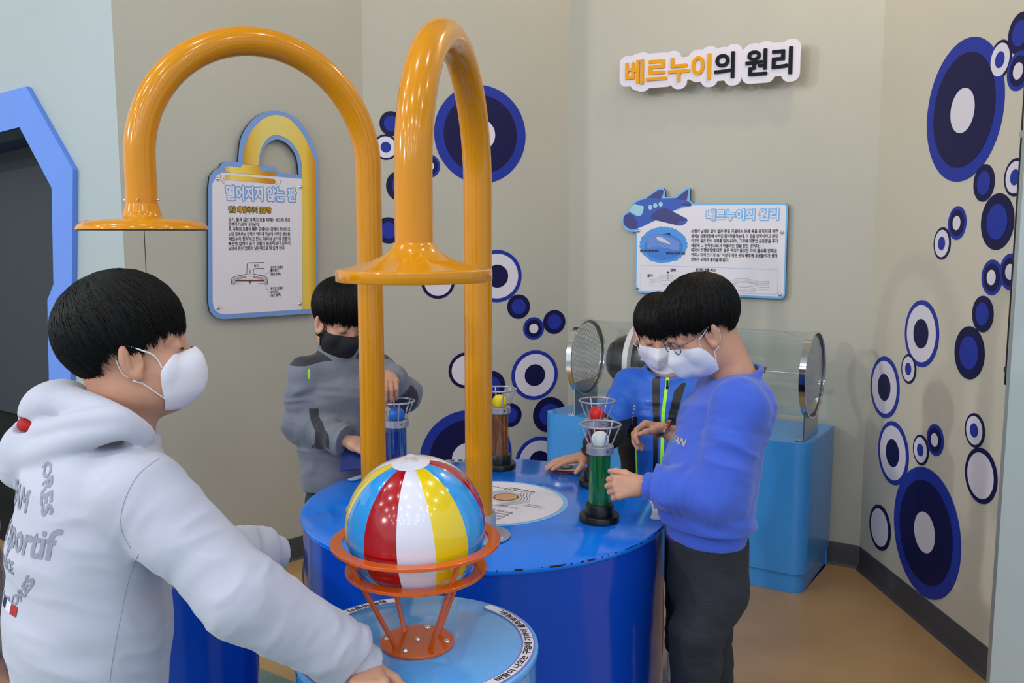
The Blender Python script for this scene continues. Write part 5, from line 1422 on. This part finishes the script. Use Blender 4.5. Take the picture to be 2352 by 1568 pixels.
hair(H, p1, M_HAIR, 1, front=0.028, side=0.012, n=3600); face_lines(H, p1, (-1,)); face_mask(H, p1, 'cup', M_MASKW, seed=1)

# ================================================================== boy in the blue sweatshirt, right of the table
f, l = frame((-0.98, -0.20)); r = -l
N = Q(1694, 862, 2.20); H = Head(Q(1614, 751, 2.20), 180+12, 27, 0, 0.99)
sh = [Q(1700, 928, 2.085), N+r*0.122-Z3*0.055]
el = [Q(1652, 1136, 2.07), Q(1640, 1085, 2.36)]; wr = [Q(1474, 1114, 2.150), Q(1528, 988, 2.385)]; we = [Q(1482, 1115, 2.147), Q(1546, 1004, 2.385)]
hip = Q(1626, 1290, 2.20); kn = [Q(1600, 1455, 2.135), Q(1622, 1445, 2.29)]; an = floor_ankles(kn, [(0.012, 0.02), (0.035, 0.02)])
hd = [hand(wr[0], (-0.97, 0.05, -0.10), (0.0, 0.9, -0.35), -1, (1.05, 1.35, 0.8), 0.94, thumb=(0.7, 0.55, 0.5)),
      hand(wr[1], (-0.97, -0.05, 0.16), (-0.1, -0.55, -0.8), 1, ((0.75, 0.75, 0.5), (0.85, 0.8, 0.5), (0.95, 0.9, 0.5), (1.0, 0.9, 0.5)), 0.94, thumb=(0.85, 0.35, 0.45), tcurl=0.15)]
p2 = person('boy in a blue sweatshirt, glasses and mask, standing right of the table', H, N, hip, l, sh, el, wr, kn, an, hd)
secs = [(N-Z3*0.075-f*0.005, 0.120, 0.070), (Q(1660, 975, 2.20), 0.130, 0.084), (Q(1632, 1080, 2.20), 0.136, 0.098), (Q(1622, 1165, 2.20), 0.138, 0.104), (Q(1624, 1240, 2.20), 0.130, 0.096)]
hz = Q(1624, 1232, 2.20)[2]
def jaw_dip(p, d): return d
g = garment(secs, l, N, sh, el, we, (0.057, 0.055, 0.047), hz, 9, (0.011, 0.017), (0.045, 0.0335), (0.056, 0.009, -0.004), nrm(np.array((-0.42, -0.05, 1.0))), None, (Q(1622, 1215, 2.20), 0.122, 0.092, 0.050), 0.0042, 0.036)
M_SWEAT = mat('periwinkle_blue_jersey', (60, 93, 202), 0.85, sheen=0.25, bump=0.2, bscale=1000, var=0.02, vscale=14)
sw = obj('sweatshirt', g, M_SWEAT, p2, smooth=180)
oo = A3(Q(1560, 1022, 2.20)); oo = np.array(secs[1][0])+f*0.1; oo[2] = Q(1560, 1032, 2.12)[2]
def draw_ry(mb, put): put_text(mb, 'RYAN', put, 0.024, -0.052, 0.0, 0.084, 0.0006)
decal_mesh(sw, oo, l, Z3, -f, draw_ry, mat('beige_print', (190, 176, 150), 0.7), sw, 'chest_print', 0.0010)
mb = MB(); mb.tube([Vector(secs[3][0])+Vector(l)*(0.114*math.cos(t))+Vector(f)*(0.085*math.sin(t))+Vector((0, 0, hz-secs[3][0][2]-0.004)) for t in np.linspace(0, 2*PI, 48, endpoint=False)], 0.009, 10, closed=True)
obj('undershirt_hem', mb, mat('purple_cotton', (58, 26, 110), 0.85), p2, smooth=180, label='purple shirt hem showing below the sweatshirt')
tr = trousers(p2, 'trousers', mat('charcoal_marl_jersey', (36, 38, 46), 0.88, var=0.22, vscale=120, stretch=(0.25, 0.25, 3.0), bump=0.25, bscale=500), hip, l, kn, an, (0.074, 0.060, 0.054), hz+0.05, 61, 0.008, (0.108, 0.094))
shoes(p2, an, f, MATS['white_trainer'], MATS['shoe_sole'])
hair(H, p2, M_HAIR, 2, front=0.026, side=0.012, n=2600); face_lines(H, p2); face_mask(H, p2, 'fold', M_MASKW, seed=2)
gl = MB()
for sg in (1, -1):
    rim = [H.w(0.098+0.004*math.cos(t)-0.010*abs(math.cos(t)) * (1 if math.cos(t) > 0 else 0), sg*(0.031+0.0225*math.cos(t)), -0.004+0.0165*math.sin(t)) for t in np.linspace(0, 2*PI, 36, endpoint=False)]
    gl.tube(rim, 0.0011, 8, closed=True)
    gl.tube([H.w(*a) for a in spline([(0.089, sg*0.054, 0.002), (0.060, sg*0.072, 0.006), (0.010, sg*0.080, 0.020)], 5)], 0.0010, 8)
gl.tube([H.w(*a) for a in ((0.101, -0.009, 0.002), (0.104, 0, 0.004), (0.101, 0.009, 0.002))], 0.0010, 8)
go = obj('glasses', gl, mat('grey_metal_frame', (96, 98, 112), 0.3, metal=0.8), p2, smooth=180)
for sg in (1, -1):
    mb = MB(); mb.flat([[(0.0215*math.cos(t), 0.0155*math.sin(t)) for t in np.linspace(0, 2*PI, 28, endpoint=False)]], lambda x, y, e=0: Vector(H.w(0.0965-0.006*max(0, x/0.0215), sg*(0.031+x), -0.004+y)))
    obj('lens', mb, MATS['clear_acrylic'], go, smooth=0)
    mb = MB(); mb.tube([H.w(*a) for a in spline([(0.012, sg*0.080, 0.020), (-0.014, sg*0.079, 0.017), (-0.030, sg*0.074, 0.006)], 4)], 0.0026, 8); obj('temple_tip', mb, M_BLACK, go)
wd = nrm(wr[1]-we[1]); bs = nrm(np.cross(wd, Z3)); bt = np.cross(wd, bs); wc = wr[1]+wd*0.006
br = bpy.data.objects.new('bracelet', None); COL.objects.link(br); br.parent = p2; br.location = Vector(wc)-wloc(p2)
bead_m = [mat('amber_bead', (196, 120, 30), 0.3), mat('dark_green_bead', (38, 56, 44), 0.3), mat('red_bead', (160, 50, 30), 0.3), mat('pale_bead', (220, 190, 150), 0.3), mat('brown_bead', (112, 66, 24), 0.3)]
bme = {}
for k in range(18):
    a = 2*PI*k/18; c_ = wc+bs*0.0262*math.cos(a)+bt*0.0262*math.sin(a); i = (k*7 % 5)
    mb = MB(); mb.sphere(c_, 0.0044, 10, 6); obj('bead', mb, bead_m[i], br, smooth=180)

# ================================================================== boy in the blue and black jacket, behind the table
f, l = frame((-0.20, -0.98)); r = -l
N = Q(1532, 850, 2.88); H = Head(Q(1514, 762, 2.86), 270-10, 22, 0, 0.94)
sh = [N+l*0.112-Z3*0.055, N+r*0.112-Z3*0.055]
el = [Q(1650, 1000, 2.92), Q(1396, 988, 2.79)]; wr = [Q(1642, 1100, 2.86), Q(1342, 1052, 2.80)]; we = [Q(1643, 1090, 2.865), Q(1352, 1047, 2.80)]
hip = Q(1522, 1130, 2.90); hip[2] = 0.62; kn = [hip+l*0.07+f*0.01-Z3*0.26, hip+r*0.07+f*0.02-Z3*0.26]; an = floor_ankles(kn, [(0.0, 0.02), (0.0, 0.02)])
hd = [hand(wr[0], (-0.05, -0.1, -1), (-0.95, -0.3, 0), -1, (0.35, 0.4, 0.25), 0.90), hand(wr[1]+Z3*0.003, (-0.90, -0.42, -0.05), (0, -0.05, -1), 1, (0.10, 0.16, 0.10), 0.93)]
p3 = person('boy in a blue and black zipped jacket behind the red tube, white mask', H, N, hip, l, sh, el, wr, kn, an, hd)
secs = [(N-Z3*0.075, 0.108, 0.064), (Q(1526, 935, 2.88), 0.128, 0.086), (Q(1522, 1020, 2.88), 0.130, 0.090), (np.array((*Q(1522, 1020, 2.88)[:2], 0.60)), 0.130, 0.092)]
def jk(p, d):
    q = p-(N-f*0.035+Z3*0.004); d2 = ell(p, N-f*0.060-Z3*0.012, np.array((0.085, 0.045, 0.035)))
    return smin(d, d2, 0.025)
g = garment(secs, l, N, sh, el, we, (0.056, 0.049, 0.040), 0.60, 17, (0.006, 0.010), (0.030, 0.033), (0.060, 0.012, -0.002), nrm(np.array((-0.05, -0.42, 1.0))), jk, None, 0.0046, 0.050)
M_JACK = zone_mat('blue_nylon', (24, 92, 196), [('dark', (6, 6, 9)), ('neon', (168, 240, 40))], rough=0.42, bump=0.12, bscale=300, sheen=0.05)
ja = obj('jacket', g, M_JACK, p3, smooth=180)
v = np.array([a.co[:] for a in ja.data.vertices])+A3(wloc(ja)); q = v-N; xl = q@l; fr = q@f; zz = -q[:, 2]
xz = 0.004-0.10*np.clip(zz-0.02, 0, 0.1); fm = np.where(fr > 0.0, 0.0, -1.0)
neon = np.where((zz > 0.004), 0.0052-np.abs(xl-xz), -1)+fm
x2 = xl-xz
t = np.clip((zz-0.012)/0.24, 0, 1); bl = np.minimum(0.013-0.006*t-np.abs(x2+0.036-0.016*np.minimum(1, t*2.0)), np.minimum(zz-0.012-np.maximum(0, (-0.036-x2))*0.8, 0.30-zz))
br2 = np.minimum(0.016-0.008*t-np.abs(x2-0.046+0.018*np.minimum(1, t*2.0)), np.minimum(zz-0.030-np.maximum(0, 0.046-x2)*1.1, 0.30-zz))
sidep = np.minimum(-0.086-xl+0.05*np.clip(0.16-zz, 0, 1), zz-0.135)
am = (v-el[1]); lo_arm = np.minimum(0.075-np.abs(am@nrm(we[1]-el[1])-0.035), -(xl+0.10)); lo_arm = np.where(np.linalg.norm(am-np.outer(np.clip(am@nrm(we[1]-el[1]), 0, 1), nrm(we[1]-el[1])), axis=1) < 0.09, lo_arm, -1)
collar = np.where((np.linalg.norm(np.stack([xl, fr], 1), axis=1) < 0.066) & (zz < 0.010), 0.004-np.abs(zz+0.004), -1)
set_zone(ja, 'dark', np.maximum.reduce([np.maximum(bl, br2)+fm, np.maximum(sidep, -1)+np.where(xl < 0, 0, -1), lo_arm, collar]))
pip = 0.0024-np.abs(xl+0.088-0.05*np.clip(zz-0.24, 0, 0.2)); pip = np.minimum(pip, np.minimum(zz-0.225, 0.345-zz))+fm
set_zone(ja, 'neon', np.maximum(neon, pip))
mb = MB(); zt = Vector(N+f*0.068-Z3*0.030+l*0.004); mb.box(zt+Vector(f)*0.006, (0.006, 0.004, 0.020), 0); mb.box(zt+Vector(f)*0.007-Vector((0, 0, 0.016)), (0.008, 0.005, 0.014), 0); obj('zip_pull', mb, M_BLACK, ja, smooth=0, bevel=0.0015)
def draw_dots(mb, put):
    for i in range(7):
        mb.flat([circle(0.0034-0.0003*i, 12, (-0.0010*i, -0.0105*i))], lambda x, y, d=0: put(x, y))
def draw_dash(mb, put): mb.flat([[(0.036, 0.020), (0.040, 0.0175), (0.056, 0.0185), (0.040, 0.0195)]], lambda x, y, d=0: put(x, y))
decal_mesh(ja, A3(Q(1456, 934, 2.80)), l, Z3, -f, draw_dash, mat('silver_reflective_print', (170, 176, 196), 0.4), ja, 'reflective_dash', 0.0012)
rd_ = decal_mesh(ja, A3(Q(1456, 934, 2.80)), l, Z3, -f, draw_dots, mat('silver_reflective_print', (170, 176, 196), 0.4), ja, 'reflective_dots', 0.0012); rd_['kind'] = 'stuff'
trousers(p3, 'trousers', mat('black_track_cloth', (26, 28, 34), 0.8, bump=0.2, bscale=600), hip, l, kn, an, (0.070, 0.056, 0.048), 0.70, 71)
shoes(p3, an, f, MATS['white_trainer'], MATS['shoe_sole'])
hair(H, p3, M_HAIRB, 3, front=0.020, side=0.010, n=2000); face_lines(H, p3); face_mask(H, p3, 'fold', M_MASKW, seed=3)

# ================================================================== boy in the grey shirt, behind the table at the left
f, l = frame((0.50, -0.866)); r = -l
N = Q(776, 800, 2.83); H = Head(Q(780, 733, 2.80), 270+40, 22, 0, 0.98)
sh = [N+l*0.115-Z3*0.066, N+r*0.108-Z3*0.076]
el = [Q(930, 908, 2.76), Q(688, 975, 2.80)]; wr = [Q(892, 866, 2.630), Q(808, 1016, 2.690)]; we = [Q(895, 872, 2.640), Q(798, 1012, 2.700)]
hip = Q(792, 1100, 2.86); hip[2] = 0.66; kn = [hip+l*0.08+f*0.01-Z3*0.28, hip+r*0.08+f*0.01-Z3*0.28]; an = floor_ankles(kn, [(0.0, 0.02), (0.0, 0.02)])
hd = [hand(wr[0], (0.10, -0.80, -0.05), (-0.05, 0.25, -0.95), -1, ((0.55, 0.75, 0.5), (0.6, 0.8, 0.5), (0.7, 0.8, 0.5), (0.8, 0.8, 0.5)), 0.96, spread=0.05, thumb=(0.8, 0.4, 0.3)),
      hand(wr[1], (0.90, -0.30, -0.22), (0.15, 0.55, -0.8), 1, (0.6, 0.9, 0.5), 0.95)]
p4 = person('boy in a grey long-sleeved shirt and black mask behind the left amber pole', H, N, hip, l, sh, el, wr, kn, an, hd)
secs = [(N-Z3*0.085, 0.100, 0.064), (Q(786, 905, 2.85), 0.128, 0.088), (Q(790, 1010, 2.85), 0.130, 0.090), (np.array((*Q(790, 1050, 2.85)[:2], 0.655)), 0.130, 0.092)]
g = garment(secs, l, N, sh, el, we, (0.050, 0.047, 0.041), 0.655, 29, (0.011, 0.017), (0.018, 0.034), (0.056, 0.009, 0.0), nrm(np.array((0.2, -0.36, 1.0))), None, None, 0.0046, 0.045)
M_GSH = zone_mat('grey_marl_jersey', (112, 116, 128), [('dark', (44, 44, 52)), ('neon', (170, 236, 40))], rough=0.75, bump=0.2, bscale=700, var=0.06, vscale=150)
gs = obj('long_sleeved_shirt', g, M_GSH, p4, smooth=180)
v = np.array([a.co[:] for a in gs.data.vertices])+A3(wloc(gs)); q = v-N; xl = q@l; fr = q@f; zz = -q[:, 2]; rad_ = np.linalg.norm(np.stack([xl, fr], 1), axis=1)
yoke = np.minimum(np.minimum(0.030+0.20*np.clip(rad_-0.07, 0, 0.06)-zz, rad_-0.066), 0.075-fr)
under = np.minimum(np.minimum(zz-0.17, 0.29-zz), 0.013-np.abs(np.abs(xl)-0.104))-np.where(np.linalg.norm(v-el[1], axis=1) < 0.07, 1, 0)
la = np.minimum(0.06-np.linalg.norm(v-(el[0]*0.6+we[0]*0.4)-np.array((0.0, -0.01, -0.03)), axis=1), 1)
set_zone(gs, 'dark', np.maximum.reduce([yoke, under, la]))
ns = Q(714, 856, 2.76); dn = v-ns
set_zone(gs, 'neon', 0.5-np.sqrt((dn@np.array((1.0, 0, 0))/0.0075)**2+(dn[:, 2]/0.036)**2)-np.where(fr > -0.02, 0, 1))
trousers(p4, 'trousers', mat('dark_slate_cloth', (48, 54, 62), 0.85, bump=0.2, bscale=600), hip, l, kn, an, (0.074, 0.060, 0.050), 0.74, 81)
shoes(p4, an, f, MATS['white_trainer'], MATS['shoe_sole'])
hair(H, p4, M_HAIR, 4, front=0.020, side=0.012, n=2000); face_lines(H, p4); face_mask(H, p4, 'cloth', M_MASKK, seed=4)

# booklet in his hands
bo = Q(852, 1036, 2.690); bu = nrm(Q(925, 1040, 2.69)-Q(790, 1054, 2.69)); bn = nrm(np.array((0.05, -0.62, 0.78))); bn = nrm(bn-bu*(bn@bu)); bvv = np.cross(bn, bu)
bk = thing('booklet', 'dark blue booklet held by the boy in the grey shirt', 'booklet', bo)
bx = lambda z: (lambda x, y, e=0.0: Vector(bo+bu*x+bvv*y+bn*(z+e)))
mb = MB(); mb.prism([[(-0.088, -0.062), (0.088, -0.062), (0.088, 0.062), (-0.088, 0.062)]], bx(-0.0022), bx(0.0022)); obj('cover', mb, mat('dark_blue_card', (26, 40, 110), 0.35, coat=0.2), bk, smooth=0)
mb = MB(); mb.prism([[(-0.086, -0.060), (0.0865, -0.060), (0.0865, 0.060), (-0.086, 0.060)]], bx(-0.0050), bx(-0.0023)); obj('pages', mb, mat('paper', (206, 204, 200), 0.7), bk, smooth=0)

# ================================================================== person cut off by the left edge
f, l = frame((0.9, 0.43)); r = -l
N = Q(-135, 1000, 2.0); H = Head(Q(-150, 860, 2.0), 20, 8, 0, 1.0)
sh = [N+l*0.14-Z3*0.065, N+r*0.14-Z3*0.065]; el = [sh[0]-Z3*0.22+l*0.03, sh[1]-Z3*0.23+r*0.02]; wr = [el[0]-Z3*0.19+f*0.08, el[1]-Z3*0.18+f*0.08]; we = [w_+Z3*0.01 for w_ in wr]
hip = N-Z3*0.47-f*0.02; kn = [hip+l*0.08-Z3*0.30, hip+r*0.08-Z3*0.30]; an = floor_ankles(kn, [(0, 0.01), (0, 0.01)])
hd = [hand(w_, (0.15, 0.05, -1), (-l if i == 0 else l), -1 if i == 0 else 1, (0.35, 0.4, 0.3), 0.95) for i, w_ in enumerate(wr)]
p5 = person('person in a shaggy grey jumper cut off by the left edge', H, N, hip, l, sh, el, wr, kn, an, hd)
secs = [(N-Z3*0.085, 0.125, 0.075), (N-Z3*0.20-f*0.015, 0.150, 0.105), (N-Z3*0.36-f*0.02, 0.150, 0.11), (N-Z3*0.46-f*0.02, 0.150, 0.11)]
g = garment(secs, l, N, sh, el, we, (0.066, 0.060, 0.050), N[2]-0.46, 57, (0.006, 0.010), (0.03, 0.040), (0.058, 0.012, 0.0), None, None, None, 0.0055, 0.05)
V5, F5 = g; nz = (vnoise(V5*np.array((160, 160, 45)), 5)-0.5)*0.010; cn5 = V5.mean(0); dv = V5-cn5; dv[:, 2] = 0; V5 = V5+dv/np.maximum(np.linalg.norm(dv, axis=1), 1e-6)[:, None]*nz[:, None]
obj('jumper', (V5, F5), mat('shaggy_grey_brown_knit', (122, 112, 108), 0.95, sheen=0.4, var=0.55, vscale=70, stretch=(1, 1, 0.3), bump=0.6, bscale=160), p5, smooth=180)
trousers(p5, 'trousers', mat('dark_brown_cloth', (44, 32, 34), 0.85, bump=0.2, bscale=600), hip, l, kn, an, (0.082, 0.064, 0.054), N[2]-0.44, 91)
shoes(p5, an, f, MATS['white_trainer'], MATS['shoe_sole'])
hair(H, p5, M_HAIR, 6, n=900); face_lines(H, p5)
